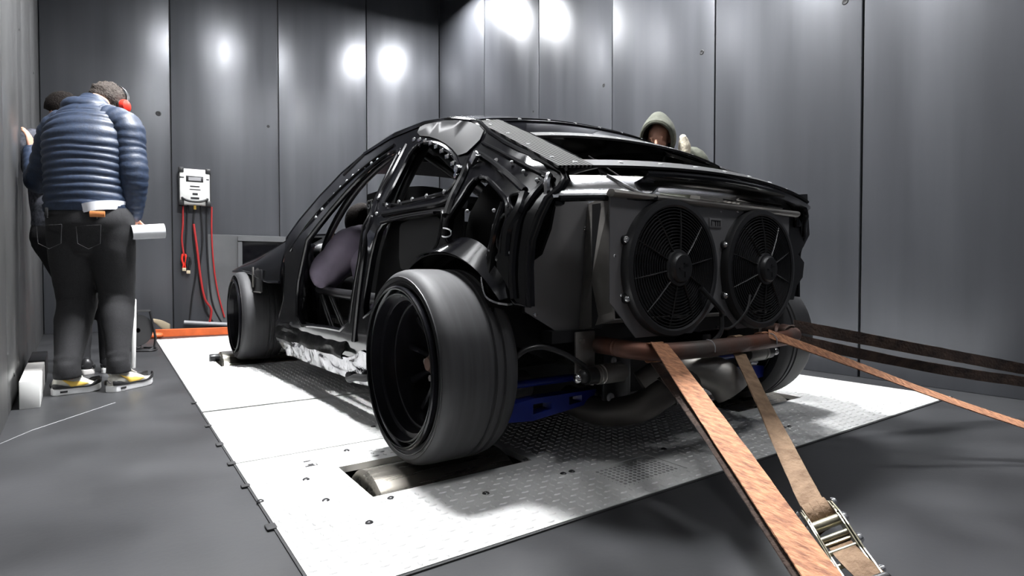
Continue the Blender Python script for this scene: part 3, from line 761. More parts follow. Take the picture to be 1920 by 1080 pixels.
ob('stamping', MB().box((1.735-.027, RY-.0075, .832), (1.735+.027, RY-.006, .835)).box((1.735-.027, RY-.0075, .815), (1.735-.024, RY-.006, .832)).box((1.735-.004, RY-.0075, .815), (1.735-.001, RY-.006, .832)).box((1.735+.009, RY-.0075, .815), (1.735+.012, RY-.006, .832)).box((1.735+.021, RY-.0075, .815), (1.735+.024, RY-.006, .832)), M['satin'], rad, smooth=False)
def fan(cx, rot):
    f = empty('cooling_fan', (cx, RY, FZ)); f.parent = car; f.location = Vector((cx, RY, FZ))-WL['race_car']; WL[f.name] = Vector((cx, RY, FZ))
    c = Vector((cx, RY, FZ)); ax = (0, -1, 0)
    r = FR_
    ob('fan_ring', MB().lathe([(-.02, r-.014), (.0, r+.003), (.018, r+.003), (.030, r-.002), (.034, r-.018), (.030, r-.024), (.004, r-.020), (-.02, r-.020)], c, ax, 56, True), M['black_plastic'], f)
    # guard: concentric rings, deeper towards the hub
    ring = MB()
    for k in range(13):
        rr = .068+k*(r-.03-.068)/12; yy = RY-.022-.016*(1-(rr/r)**2)
        ring.loft([(cx+rr*math.cos(2*PI*q/40), yy, FZ+rr*math.sin(2*PI*q/40)) for q in range(40)], [(.0019, .0038)]*40 if False else [(.0038, .0019)]*40, (0, 1, 0), 5, 1, False, closed=True)
    ob('guard_rings', ring, M['black_plastic'], f, kind='stuff')
    for k in range(10):
        a = 2*PI*k/10+rot; d = Vector((math.cos(a), 0, math.sin(a)))
        ob('guard_spoke', MB().loft([c+d*.06+Vector((0, -.040, 0)), c+d*.13+Vector((0, -.034, 0)), c+d*(r-.02)+Vector((0, -.022, 0))], [(.0055, .0026)]*3, (0, 1, 0), 6), M['black_plastic'], f)
    ob('motor', MB().lathe([(-.02, .055), (.038, .062), (.046, .058), (.048, .050), (.056, .048), (.062, .042), (.063, .02), (.060, .0005)], c, ax, 36), M['black_plastic'], f)
    ob('motor_vent', MB().box((cx-.025, RY-.066, FZ-.004), (cx-.004, RY-.062, FZ)).box((cx+.0, RY-.066, FZ+.012), (cx+.02, RY-.062, FZ+.016)).box((cx+.002, RY-.066, FZ-.03), (cx+.006, RY-.062, FZ-.012)), M['satin'], f, smooth=False)
    for k in range(9):
        a = 2*PI*k/9+rot*2
        def bl(u, v):
            rr = .055+u*(r-.03-.055); an = a+(v-.5)*(.52-.12*u)+.35*u*u
            return (cx+rr*math.cos(an), RY+.02+.028*(v-.5)*-1, FZ+rr*math.sin(an))
        ob('fan_blade', MB().grid(bl, 6, 4, .004), M['satin'], f)
    for a in (158, 205, 22, -25):
        d = Vector((math.cos(math.radians(a)), 0, math.sin(math.radians(a)))); p = c+d*(r+.004)
        ob('mount_tab', MB().cyl(p+Vector((0, .0, 0)), p+Vector((0, -.012, 0)), .016, 14), M['black_plastic'], f)
        ob('mount_bolt', MB().lathe([(0, .012), (.004, .011), (.009, .007), (.010, .0005)], p+Vector((0, -.012, 0)), ax, 14), M['chrome'], f)
fan(FA, .18); fan(FB, .35)
ob('fan_cable', MB().tube([(FA+.11, RY-.045, .60), (FA+.2, RY-.05, .53), (FA+.245, RY-.03, .50), (FA+.24, RY-.03, .44), (FA+.2, RY-.01, .40)], .008, 8, 5), M['black_plastic'], car)
ob('fan_cable', MB().tube([(FB-.1, RY-.04, .57), (FB-.14, RY-.05, .51), (FB-.2, RY-.03, .455), (FB-.27, RY-.02, .46)], .005, 8, 5), M['black_plastic'], car)
# tow tube bumper
TZ = .405
bt = MB().tube([(1.345, 1.44, TZ+.0), (1.325, 1.33, TZ+.004), (1.335, 1.265, TZ), (1.42, 1.21, TZ-.008), (1.62, 1.175, TZ-.008), (1.9, 1.185, TZ-.008), (2.18, 1.215, TZ-.01), (2.31, 1.26, TZ-.008), (2.345, 1.33, TZ), (2.33, 1.44, TZ)], .029, 20, 6)
ob('tow_tube', bt, M['rust'], car)
for x in (1.29, 2.345):
    bp = ob('tube_bracket', MB().box((x-.055, 1.40, .30), (x+.03, 1.41, .455)), M['alu'], car, bevel=.003)
    for dz in (.325, .35, .425): ob('bolt', MB().cyl((x-.035, 1.40, dz), (x-.035, 1.388, dz), .009, 6), M['alu'], bp)
for tx in (1.62, 1.99):
    a = [(tx+.0, 1.177-.029*math.sin(q)-.002, TZ-.008+.0295*math.cos(q)) for q in (-.2, .5, 1.2, 1.9)]
    ob('wire_tie', MB().tube(a, .0022, 6, 3), M['label'], car)
# subframe, arms, dampers, exhaust
ob('subframe', MB().box((1.50, 1.46, .20), (1.56, 1.70, .40)).box((1.98, 1.46, .20), (2.04, 1.70, .40)).box((1.40, 1.60, .30), (2.14, 1.72, .40)), M['satin'], car, bevel=.01)
ob('diff_plate', MB().box((1.40, 1.44, .20), (1.52, 1.455, .39)), M['satin'], car, bevel=.004)
for x, z, r in ((1.43, .21, .016), (1.445, .34, .012)): ob('bolt', MB().lathe([(0, r), (.006, r), (.008, r*.7), (.006, r*.5), (.003, .0005)], (x, 1.44, z), (0, -1, 0), 16), M['label'], car)
for sgn in (-1, 1):
    X = lambda d: XC+sgn*d
    lo = plate_mb([(.33, .18), (.62, .15), (.80, .165), (.82, .205), (.62, .225), (.33, .225)], [[(.40, .188), (.46, .184), (.46, .212), (.40, .212)], [(.54, .18), (.62, .172), (.62, .206), (.54, .206)]], lambda x, z: (XC+sgn*x, 1.52, z), .05, (0, -1, 0), .1)
    ob('lower_arm', lo, M['blue'], car, ang=30)
    ob('trailing_arm', MB().tube([(X(.36), 1.55, .272), (X(.84), 1.56, .272)], .014, 10), M['blue'], car)
    ob('rod_end', MB().ell((X(.32), 1.53, .20), (.022, .022, .022)).cyl((X(.32), 1.50, .20), (X(.32), 1.56, .20), .012), M['satin'], car)
    ob('sway_bar', MB().tube([(X(.50), 1.38, .335), (X(.58), 1.40, .385), (X(.68), 1.42, .415), (X(.75), 1.45, .375), (X(.765), 1.48, .26)], .009, 10, 5), M['satin'], car)
    ob('sway_link', MB().ell((X(.45), 1.415, .33), (.012, .012, .018)).cyl((X(.45), 1.415, .32), (X(.45), 1.415, .27), .007), M['alu'], car)
    dc = Vector((X(.49), 1.36, .315))
    dm = MB().lathe([(0, .012), (0, .030), (.012, .031), (.012, .033), (.02, .033), (.022, .030), (.026, .030), (.028, .033), (.12, .033), (.13, .028), (.13, .0005)], dc, (-sgn, 0, .0), 28)
    ob('damper_reservoir', dm, M['alu'], car)
    ob('damper_joint', MB().cyl(dc, dc+Vector((sgn*.04, 0, 0)), .028).ell(dc+Vector((sgn*.05, 0, 0)), (.018, .022, .022)), M['black_plastic'], car)
    ob('damper_eye', MB().ell(dc+Vector((sgn*.078, -.005, -.002)), (.014, .015, .016)), M['chrome'], car)
    ob('axle_beam', MB().cyl((X(.30), YR, .33), (X(.88), YR, .33), .035), M['satin'], car)
    ob('upright', MB().box((X(.72)-.03, YR-.08, .15), (X(.72)+.03, YR+.08, .45)), M['satin'], car, bevel=.015)
    ob('undertray', MB().box((min(X(.40), X(.76)), 1.5, .43), (max(X(.40), X(.76)), 1.6, .45)), M['inner'], car)
    ob('drive_shaft_cover', MB().cyl((X(.55), 1.66, .25), (X(.80), 1.66, .22), .05, 20), M['alu'], car)
ob('exhaust_pipe', MB().tube([(1.42, 1.66, .17), (1.43, 1.50, .15), (1.48, 1.37, .175), (1.54, 1.30, .235), (1.62, 1.27, .285), (1.70, 1.25, .30)], .052, 24, 6), M['pipe'], car)
et = MB()
pts = [(1.52, 1.37, .25), (1.59, 1.32, .30), (1.66, 1.26, .315), (1.72, 1.20, .29), (1.75, 1.165, .24)]
et.loft(pts, [.055, .057, .06, .063, .066], (0, 0, 1), 26, 5, cap=False).loft(pts, [.051, .053, .056, .059, .063], (0, 0, 1), 26, 5, cap=False)
ob('exhaust_tip', et, M['alu'], car)
ob('exhaust_collar', MB().tube([(1.55, 1.295, .24), (1.57, 1.287, .255)], .058, 24), M['pipe'], car)
# floor pan, bulkheads, tunnel and dark interior
ob('floor_pan', MB().box((XC-.74, 1.9, .17), (XC+.74, 4.0, .20)), M['inner'], car, smooth=False)
ob('rear_bulkhead', MB().box((XC-.70, 2.0, .20), (XC+.70, 2.03, .86)), M['inner'], car, smooth=False)
ob('firewall', MB().box((XC-.78, 3.72, .20), (XC+.78, 3.76, .84)), M['inner'], car, smooth=False)
ob('engine_bay', MB().box((XC-.62, 3.78, .20), (XC+.62, 4.9, .66)), M['inner'], car, bevel=.03)
ob('parcel_bar', MB().tube([(XC-.62, 1.98, .93), (XC+.62, 1.98, .93)], .03, 10), M['satin'], car)
def hood(u, v):
    s = 2*u-1; y = 3.62+v*1.25; return (XC+s*(.80+.06*v), y, .885-.10*v-.05*v*v+.035*(1-s*s))
ob('bonnet', MB().grid(lambda u, v: hood(1-u, v), 16, 12, .01), M['gloss'], car)
# front wings, cut short over the wheels
for sgn in (-1, 1):
    def wing(u, v, sgn=sgn):
        y = 3.66+u*1.24; zt_ = lerp([(3.66, .865), (4.0, .815), (4.4, .765), (4.75, .735), (4.9, .715)], y)
        za = lerp([(3.66, .60), (3.9, .60), (4.0, .61), (4.3, .655), (4.6, .675), (4.9, .675)], y)
        z = zt_+(za-zt_)*v; return (XC+sgn*(lerp(HW, y)-.06*(1-v)**2+.01), y, z)
    ob('front_wing', MB().grid(lambda u, v: wing(u if sgn > 0 else u, v), 24, 6, .008), M['gloss'], car)
    def wtop(u, v, sgn=sgn):
        a = Vector(wing(u, 0)); return (a.x-sgn*.20*v, a.y, a.z+.012*math.sin(v*1.6))
    ob('wing_top', MB().grid(wtop, 24, 4, .006), M['gloss'], car)
    ob('wing_edge', MB().tube([Vector(wing(k/16, 1)) for k in range(17)], .009, 8), M['gloss'], car)
    fp = ob('wing_flap', MB().box((XC+sgn*.975-.006, 4.02, .53), (XC+sgn*.975+.006, 4.26, .68)), M['satin'], car, bevel=.006)
    ob('flap_edge', MB().tube([(XC+sgn*.985, 4.02, .53), (XC+sgn*.985, 4.26, .53)], .005, 6), M['alu'], fp)
    ob('flap_bracket', MB().box((XC+sgn*.99-.004, 4.22, .56), (XC+sgn*.99+.004, 4.25, .70)), M['alu'], fp, bevel=.003)
    ob('hinge_pillar', MB().box((XC+sgn*.80-.06, 3.56, .20), (XC+sgn*.80+.06, 3.9, .84)), M['gloss'], car, bevel=.03)
    ob('strut_tower', MB().box((XC+sgn*.66-.1, 4.15, .3), (XC+sgn*.66+.06, 4.85, .70)), M['inner'], car, bevel=.03)
# roll cage
def cage(pts, r=.021, sub=5): ob('cage_tube', MB().tube(pts, r, 12, sub), M['satin'], car)
for sgn in (-1, 1):
    X = lambda d: XC+sgn*d
    cage([(X(.74), 3.50, .20), (X(.755), 3.46, .60), (X(.74), 3.36, .86), (X(.66), 3.10, 1.12), (X(.57), 2.78, 1.27), (X(.55), 2.42, 1.29)])
    cage([(X(.75), 2.42, .20), (X(.76), 2.42, .7), (X(.70), 2.42, 1.0), (X(.55), 2.42, 1.28)])
    cage([(X(.76), 3.47, .56), (X(.79), 2.98, .545), (X(.77), 2.43, .53)], .026)
    cage([(X(.75), 3.46, .60), (X(.72), 3.60, .68)], .012)
    for y0, y1 in ((3.38, 3.20), (3.33, 3.15), (3.20, 2.98), (3.16, 2.94)):
        cage([(X(.785), y0, .53), (X(.76), y1, .30)], .0075, 1)
    cage([(X(.76), 3.48, .30), (X(.77), 2.9, .31), (X(.76), 2.43, .33)], .012)
    cage([(X(.55), 2.42, 1.27), (X(.55), 1.75, .86)])
    cage([(X(.57), 2.45, 1.22), (X(.2), 1.86, .74)], .018)
cage([(XC-.55, 2.42, 1.29), (XC, 2.42, 1.31), (XC+.55, 2.42, 1.29)])
cage([(XC-.57, 2.80, 1.265), (XC, 2.82, 1.29), (XC+.57, 2.80, 1.265)])
# dashboard, steering wheel, seat
ob('dashboard', MB().loft([(XC-.72, 3.64, .79), (XC-.35, 3.62, .80), (XC+.35, 3.62, .80), (XC+.72, 3.64, .79)], [(.06, .12)]*4, (0, 0, 1), 14, 3, rnd=2), M['satin'], car)
ob('dash_panel', MB().box((XC-.72, 3.53, .70), (XC-.46, 3.57, .77)), M['alu'], car, bevel=.008)
ob('dash_shelf', MB().box((XC-.74, 3.50, .775), (XC-.44, 3.62, .80)), M['alu'], car, bevel=.01)
for x in (XC-.68, XC-.54): ob('bolt', MB().cyl((x, 3.53, .735), (x, 3.52, .735), .012, 12), M['satin'], car)
sw = MB(); cs_ = Vector((XC-.40, 3.50, .80))
sw.tube([cs_+Vector((.17*math.cos(a), .06*math.sin(a), .16*math.sin(a))) for a in [2*PI*k/24 for k in range(24)]], .017, 10, closed=True)
sw.box((-.16, -.008, -.02), (.16, .008, .02), c=cs_).cyl(cs_, cs_+Vector((0, .3, -.06)), .03)
ob('steering_wheel', sw, M['satin'], car)
def bucket(xc, lab):
    s_ = empty('bucket_seat', (xc, 2.9, .2)); s_.parent = car; s_.location = Vector((xc, 2.9, .2))-WL['race_car']; WL[s_.name] = Vector((xc, 2.9, .2))
    def shell(u, v):
        s = 2*u-1; z = .24+v*.86; y = 2.86-.20*v
        wd = lerp([(0, .22), (.4, .24), (.62, .25), (.8, .15), (.86, .15), (1, .13)], v)
        return (xc+s*wd, y+.20*abs(s)**3*lerp([(0, 1), (.6, .9), (.75, .3), (.85, .9), (1, .6)], v), z)
    ob('shell', MB().grid(shell, 16, 26, .02), M['inner'], s_)
    ob('seat_base', MB().loft([(xc, 2.84, .30), (xc, 3.05, .30), (xc, 3.30, .34)], [(.07, .22), (.06, .24), (.05, .23)], (0, 0, 1), 14, 3, rnd=2), M['inner'], s_)
    for sg in (-1, 1):
        ob('head_wing', MB().box((xc+sg*.17-.02, 2.72, .97), (xc+sg*.17+.02, 3.09, 1.10)), M['matte'], s_, bevel=.015)
    return s_
s1 = bucket(XC-.42, 0); bucket(XC+.42, 1)
hwg = [c_ for c_ in s1.children if c_.name.startswith('head_wing')][0]
ob('lettering', text_mb('GT', .07, (XC-.42-.1915, 3.08, 1.012), (0, -1, 0), (0, 0, 1), .001), M['shoe_white'], hwg, smooth=False)

# wheels
def wheel(x_out, yc, sgn, wid, dn, r=RT, zc=None):
    """x_out: outer sidewall plane, sgn: -1 left, +1 right"""
    zc = zc or (r+.032); wv = empty('wheel', (x_out, yc, zc)); wv.parent = car; wv.location = Vector((x_out, yc, zc))-WL['race_car']; WL[wv.name] = Vector((x_out, yc, zc))
    c = Vector((x_out, yc, zc)); ax = Vector((-sgn, 0, 0))      # axis points inboard
    rr = r-.062
    prof = [(.028, rr-.004), (.012, rr+.004), (.004, rr+.018), (.0, rr+.034), (.006, r-.018), (.018, r-.007), (.034, r-.002), (.06, r), (wid*.60, r), (wid*.60+.003, r-.008), (wid*.60+.012, r-.008), (wid*.60+.015, r), (wid*.72, r-.0), (wid*.72+.003, r-.008), (wid*.72+.012, r-.008), (wid*.72+.015, r), (wid-.05, r-.001), (wid-.025, r-.006), (wid-.008, r-.018), (wid, rr+.034), (wid-.01, rr)]
    ob('tyre', MB().lathe(prof, c, ax, 88), M['rubber'], wv, ang=32)
    for a0, q in ((-.0005, rr+.036), (-.0002, rr+.022)):
        ob('sidewall_ring', MB().tube([c+ax*(a0+.001)+Vector((0, q*math.cos(2*PI*k/60), q*math.sin(2*PI*k/60))) for k in range(60)], .0022, 5, closed=True), M['rubber_dark'], wv)
    R = rr
    rim = [(-.010, R-.002), (-.014, R+.004), (-.010, R+.008), (.004, R+.006), (.02, R-.006), (.022, R-.012), (-.002, R-.016), (-.004, R-.022), (.028, R-.026), (.032, R-.040), (.075, R-.044), (.078, R-.052), (.16, R-.056), (wid-.02, R-.05), (wid-.01, R-.01), (wid-.02, R), (.03, R)]
    ob('rim', MB().lathe(rim, c, ax, 72, False), M['rim'], wv, ang=28)
    for q, a0 in ((R-.002, -.0135), (R-.019, -.003), (R-.048, .076)):
        ob('rim_edge', MB().tube([c+ax*a0+Vector((0, q*math.cos(2*PI*k/64), q*math.sin(2*PI*k/64))) for k in range(64)], .0022, 6, closed=True), M['black_plastic'] if q < R-.03 else M['satin'], wv)
    for k in range(10):
        a = 2*PI*k/10+.2; d = Vector((0, math.cos(a), math.sin(a))); e = Vector((0, -math.sin(a), math.cos(a)))
        ob('spoke', MB().loft([c+ax*.155+d*.045, c+ax*.15+d*.11, c+ax*.135+d*(R-.06)], [(.016, .014), (.011, .012), (.015, .012)], tuple(e), 8, 3), M['rim'], wv)
    ob('hub', MB().lathe([(.10, .0005), (.10, .022), (.112, .028), (.13, .045), (.14, .07), (.17, .075), (.18, .02)], c, ax, 30), M['hub'], wv)
    for k in range(5):
        a = 2*PI*k/5; p = c+Vector((0, .055*math.cos(a), .055*math.sin(a)))
        ob('wheel_nut', MB().cyl(p+ax*.118, p+ax*.142, .011, 6), M['alu'], wv)
    ob('brake_disc', MB().lathe([(.20, .08), (.20, .17), (.225, .17), (.225, .08)], c, ax, 40, True), M['satin'], wv)
    return wv
wheel(.757, YR, -1, .268, 0, .32, .342); wheel(2.783, YR, 1, .268, 1, .32, .342)
wheel(.705, YF, -1, .28, 2, .318, .318+.032); wheel(2.835, YF, 1, .28, 3, .318, .318+.032)
ob('tunnel', MB().box((XC-.12, 2.0, .2), (XC+.12, 3.7, .42)), M['inner'], car, bevel=.03)

ob('underbody_light_block', MB().box((XC-.62, 1.86, .09), (XC+.62, 1.96, .42)).box((XC-.70, 1.5, .42), (XC+.70, 2.0, .44)), M['inner'], car, bevel=.01)  # dark box added to block stray light under the tail

# ------------------------------------------------------------------ people helpers
def axes(f, up=(0, 0, 1)):
    f = Vector(f).normalized(); r = f.cross(Vector(up)).normalized(); u = r.cross(f); return r, f, u
def rotm(r, f, u): return Matrix((r, f, u)).transposed()
def head_mb(mb, c, f, s=1.0):
    """head with face: f = gaze direction"""
    r, f, u = axes(f); R = rotm(r, f, u); c = Vector(c); L = lambda x, y, z: c+r*x*s+f*y*s+u*z*s
    mb.ell(L(0, -.012, .03), (.074*s, .094*s, .088*s), R); mb.ell(L(0, .025, -.03), (.062*s, .066*s, .082*s), R)
    mb.ell(L(0, .055, -.082), (.03*s, .026*s, .022*s), R)
    mb.loft([L(0, .088, .02), L(0, .104, -.012), L(0, .098, -.026)], [.010*s, .016*s, .014*s], r, 10, 3, rnd=2)
    for q in (-1, 1):
        mb.ell(L(q*.078, -.012, -.012), (.012*s, .022*s, .034*s), R)
        mb.ell(L(q*.030, .078, .014), (.013*s, .010*s, .008*s), R)
        mb.ell(L(q*.030, .080, .034), (.022*s, .010*s, .007*s), R)
        mb.ell(L(q*.040, .060, -.020), (.02*s, .018*s, .018*s), R)
    mb.ell(L(0, .084, -.053), (.024*s, .010*s, .006*s), R); mb.ell(L(0, .082, -.064), (.021*s, .010*s, .006*s), R)
    return r, f, u
def hand_mb(mb, wrist, d, nrm, thumb, curl=.4, s=1.0):
    """wrist point, finger direction d, palm normal nrm (the way the fingers curl), thumb side vector"""
    d = Vector(d).normalized(); nrm = Vector(nrm); nrm = (nrm-d*nrm.dot(d)).normalized(); t = d.cross(nrm)
    if t.dot(Vector(thumb)) < 0: t = -t
    w = Vector(wrist)
    mb.loft([w-d*.03*s, w+d*.02*s, w+d*.055*s, w+d*.09*s], [(.026*s, .02*s), (.033*s, .017*s), (.041*s, .016*s), (.040*s, .013*s)], t, 14, 3, rnd=2)
    for k, (o, ln) in enumerate(((.029, .078), (.0095, .086), (-.010, .080), (-.029, .064))):
        p = w+d*(.085-.006*abs(k-1))*s+t*o*s; pts = [p-d*.03*s, p]; a = 0
        for j, q in enumerate((.45, .30, .25)):
            a += curl*(.8, 1.1, .8)[j]; dd = d*math.cos(a)+nrm*math.sin(a); p = p+dd*ln*q*s; pts.append(p)
        mb.loft(pts, [.0095*s, .0098*s, .0088*s, .0080*s, .0066*s], t, 10, 3, rnd=2)
    p = w+d*.022*s+t*.028*s; dd = (d*.62+t*.72+nrm*.25).normalized(); d2 = (d*.85+t*.2+nrm*(.3+curl*.6)).normalized()
    mb.loft([p-dd*.015*s, p+dd*.028*s, p+dd*.042*s+d2*.022*s, p+dd*.042*s+d2*.048*s], [.014*s, .0125*s, .0105*s, .008*s], nrm, 10, 3, rnd=2)
def limb(mb, pts, rad, ref=(0, 1, 0), n=16, sub=5, fn=None, rnd=3): mb.loft(pts, rad, ref, n, sub, True, fn, rnd=rnd); return mb
def puff(k, a, seed=0):
    def f(t, th):
        w = mnoise.noise(Vector((t*9+seed, math.cos(th)*1.2, math.sin(th)*1.2)))
        return 1-a+a*1.6*abs(math.sin(PI*(k*t+.22*w)))**.55+.012*w
    return f
def wrink(a, fr, seed=0):
    def f(t, th): return 1+a*mnoise.noise(Vector((t*fr+seed, math.cos(th)*1.4, math.sin(th)*1.4)))
    return f
def shoe(parent, heel, toe, upper_m, sole_m, trim_m, s=1.0, swoosh=None, label=None):
    heel = Vector(heel); toe = Vector(toe); f = (toe-heel); f.z = 0; L = f.length; f.normalize(); r = Vector((f.y, -f.x, 0)); u = Vector((0, 0, 1))
    P = lambda x, y, z: heel+f*(x*L)+r*y*s+u*(z*s)
    up = MB()
    sec = [(.02, .024, .074, .045), (.06, .033, .104, .05), (.16, .038, .112, .05), (.30, .039, .108, .05), (.42, .040, .112, .048), (.55, .043, .094, .045), (.70, .046, .072, .04), (.84, .043, .054, .036), (.94, .034, .046, .034), (.985, .016, .038, .032)]
    rings = []
    for x, wd, h, _ in sec:
        z0 = .026; rings.append([P(x, wd*math.cos(a)*(1 if math.sin(a) < .3 else .82), z0+(h-z0)*(.5+.5*math.sin(a))) for a in [2*PI*k/16 for k in range(16)]])
    vs = [p for g in rings for p in g]; n = 16; N = len(rings)
    fs = [(i*n+k, i*n+(k+1) % n, (i+1)*n+(k+1) % n, (i+1)*n+k) for i in range(N-1) for k in range(n)]+[tuple(range(n)), tuple((N-1)*n+k for k in range(n))]
    up.add(vs, fs)
    o = ob('shoe', up, upper_m, parent, ang=70, subd=1)
    outl = [(.0, .024), (.05, .036), (.3, .038), (.5, .042), (.72, .049), (.88, .046), (.97, .032), (1.01, .012)]
    ol = [(x, y) for x, y in outl]+[(x, -y) for x, y in reversed(outl)]
    v, t = flat_tris(ol, [], .3)
    tz = lambda x: max(0, x-.72)**2*.16
    sm = MB().shell([P(p[0], p[1], .034+tz(p[0])) for p in v], t if True else t, .034, (0, 0, 1)) if True else None
    ob('sole', sm, sole_m, o, bevel=.004*s)
    # mudguard band and toe bumper
    band = [(x, y*1.05) for x, y in outl]
    for sg in (-1, 1):
        pts = [P(x, sg*y*1.02, .040+tz(x)+(.010 if (x < .2 or x > .75) else -.002)) for x, y in band]
        ob('mudguard', MB().loft(pts, [((.013 if (x < .25 or x > .72) else .005), .004) for x, _ in band], (0, 0, 1), 8, 3), trim_m, o)
    ob('lace', MB().tube([P(.45+.05*k, (.018 if k % 2 else -.018), .104-.011*k) for k in range(6)], .004, 6, 2), sole_m, o)
    ob('tongue', MB().loft([P(.40, 0, .125), P(.47, 0, .105), P(.60, 0, .085)], [(.006, .022), (.008, .026), (.006, .022)], u, 10, 3), upper_m, o)
    ob('window', MB().box((-.016, -.003, -.005), (.016, .003, .005), rotm(f, r, u), P(.2, .0375, .018)), trim_m, o)
    if swoosh:
        for sg in (-1, 1):
            prof = [(.70, .052, .002), (.58, .050, .012), (.48, .050, .018), (.40, .052, .016), (.30, .066, .009), (.18, .084, .003), (.12, .092, .001)]
            pts = [P(x, sg*(.0415 if x > .45 else .0385), z) for x, z, w_ in prof]
            ob('logo', MB().loft(pts, [(w_, .004) for _, _, w_ in prof], (0, 0, 1), 8, 3), swoosh, o)
        ob('heel_mark', MB().tube([P(-.002, .012, .05), P(-.006, .0, .058), P(-.002, -.012, .066)], .003, 6, 2), trim_m, o)
    return o

# ------------------------------------------------------------------ man in the blue quilted jacket
mn = empty('person', (-.08, 3.92, 0))
tag(mn, 'person in navy quilted jacket, black jeans and red ear defenders by the left wall', 'person', 'people in the test cell')
Fm = Vector((.45, .89, 0)); Rm = Vector((.89, -.45, 0))
hipL, hipR = PY(138, 425, 4.0), PY(206, 425, 3.9)
kneL, kneR = PY(144, 560, 4.06), PY(219, 550, 3.98)
ankL, ankR = PY(126, 688, 3.88), PY(222, 678, 3.84)
shL, shR = PY(108, 246, 4.10), PY(237, 240, 3.93)
elL, elR = PY(74, 340, 4.22), PY(250, 325, 3.88)
wrL, wrR = PY(60, 285, 4.42), PY(249, 402, 3.92)
neck, headc = PY(176, 196, 4.12), PY(204, 196, 4.24)
hem, mid, chest = PY(163, 392, 3.95), PY(163, 330, 3.97), PY(164, 262, 4.0)
top = PY(168, 214, 4.06)
bd = MB()
face = Vector((.55, .75, -.35))
r_, f_, u_ = head_mb(bd, headc, face)
limb(bd, [chest, neck, headc-u_*.04], [(.07, .06), .058, .055])
limb(bd, [hem-Vector((0, 0, .1)), mid, chest, top], [(.12, .1), (.12, .1), (.14, .1), (.08, .07)], Rm)
for sh, el, wr in ((shL, elL, wrL), (shR, elR, wrR)): limb(bd, [top, sh, el, wr], [.05, .05, .042, .027])
for hp_, kn, an in ((hipL, kneL, ankL), (hipR, kneR, ankR)): limb(bd, [hem-Vector((0, 0, .1)), hp_, kn, an, an-Vector((0, 0, .04))], [.09, .08, .055, .04, .04])
hand_mb(bd, wrL, Vector((-.12, .25, 1)), Vector((-.95, .3, 0)), (0, 1, .2), .25, 1.0)
hand_mb(bd, wrR, Vector((.12, .05, -1)), Vector((.9, -.3, .15)), Vector((.4, .9, 0)), .75, .95)
ob('body', bd, M['skin'], mn, remesh=.0065, lap=2)
# hair: cap over the back of the skull
hr = MB()
def haircap(u, v):
    ph = v*PI*.62; th = 2*PI*u; ax = (u_*.72-f_*.62).normalized(); s1_ = r_; s2_ = ax.cross(s1_)
    n_ = mnoise.noise(Vector((math.cos(th)*3*math.sin(ph), math.sin(th)*3*math.sin(ph), ph*4)))*.008+mnoise.noise(Vector((math.cos(th)*14*math.sin(ph), math.sin(th)*14*math.sin(ph), ph*16)))*.006
    rr = .104+n_; return headc+u_*.022-f_*.006+ax*(rr*1.08*math.cos(ph))+s1_*(rr*.92*math.sin(ph)*math.cos(th))+s2_*(rr*1.02*math.sin(ph)*math.sin(th))
ob('hair', hr.grid(haircap, 40, 22), M['hair'], mn, ang=0)
# ear defenders
for q in (-1, 1):
    c = headc+r_*q*.088-u_*.012
    cup = ob('ear_cup', MB().lathe([(0, .036), (.012, .040), (.028, .036), (.036, .024), (.037, .0005)], c, r_*q, 24), M['red'], mn)
    ob('cushion', MB().lathe([(-.014, .030), (-.008, .040), (.0, .040), (.004, .034)], c, r_*q, 24), M['black_plastic'], cup)
ob('headband', MB().loft([headc+(r_*math.cos(a)*.118+u_*math.sin(a)*.135)-f_*.0 for a in [PI*k/12 for k in range(13)]], [(.012, .004)]*13, f_, 8, 2), M['black_plastic'], mn)
# jacket
jk = MB()
jk.loft([hem-Vector((0, 0, .01)), hem+(mid-hem)*.5, mid, mid.lerp(chest, .5), chest, chest.lerp(top, .6), top, neck-Vector((0, 0, .0))],
        [(.200, .150), (.200, .155), (.200, .155), (.210, .158), (.212, .152), (.195, .13), (.135, .10), (.07, .07)], Rm, 44, 12, True, puff(17, .042, 3))
ja = ob('jacket', jk, M['navy'], mn, ang=0)
ob('sleeve', limb(MB(), [top.lerp(shR, .45), shR, shR.lerp(elR, .5), elR, elR.lerp(wrR, .55), wrR], [(.09, .09), (.088, .085), (.080, .078), (.075, .073), (.066, .064), (.050, .048)], Fm, 28, 14, puff(17, .055, 9)), M['navy'], ja, ang=0)
ob('sleeve', limb(MB(), [top.lerp(shL, .45), shL, shL.lerp(elL, .5), elL, elL.lerp(wrL, .5), wrL], [(.09, .09), (.086, .083), (.078, .075), (.07, .068), (.058, .056), (.046, .044)], Fm, 28, 14, puff(17, .055, 5)), M['navy'], ja, ang=0)
ob('hood', MB().loft([neck-Rm*.10-Fm*.05-Vector((0, 0, .06)), neck-Rm*.05-Fm*.10-Vector((0, 0, .04)), neck+Rm*.05-Fm*.10-Vector((0, 0, .045)), neck+Rm*.11-Fm*.03-Vector((0, 0, .055)), neck+Rm*.11+Fm*.07-Vector((0, 0, .05))],
    [(.035, .045), (.048, .055), (.048, .058), (.042, .048), (.03, .035)], (0, 0, 1), 20, 8, rnd=3, fn=puff(5, .06, 2)), M['navy'], ja, ang=0)
ob('collar', MB().loft([top+Vector((0, 0, -.03)), neck-Vector((0, 0, .02)), neck.lerp(headc, .15)], [(.115, .10), (.09, .085), (.08, .078)], Rm, 28, 6, fn=puff(3, .05)), M['navy'], ja, ang=0)
ob('hem_band', MB().loft([hem-Vector((0, 0, .022)), hem+Vector((0, 0, .012))], [(.203, .152), (.207, .156)], Rm, 44, 2), M['navy'], ja)
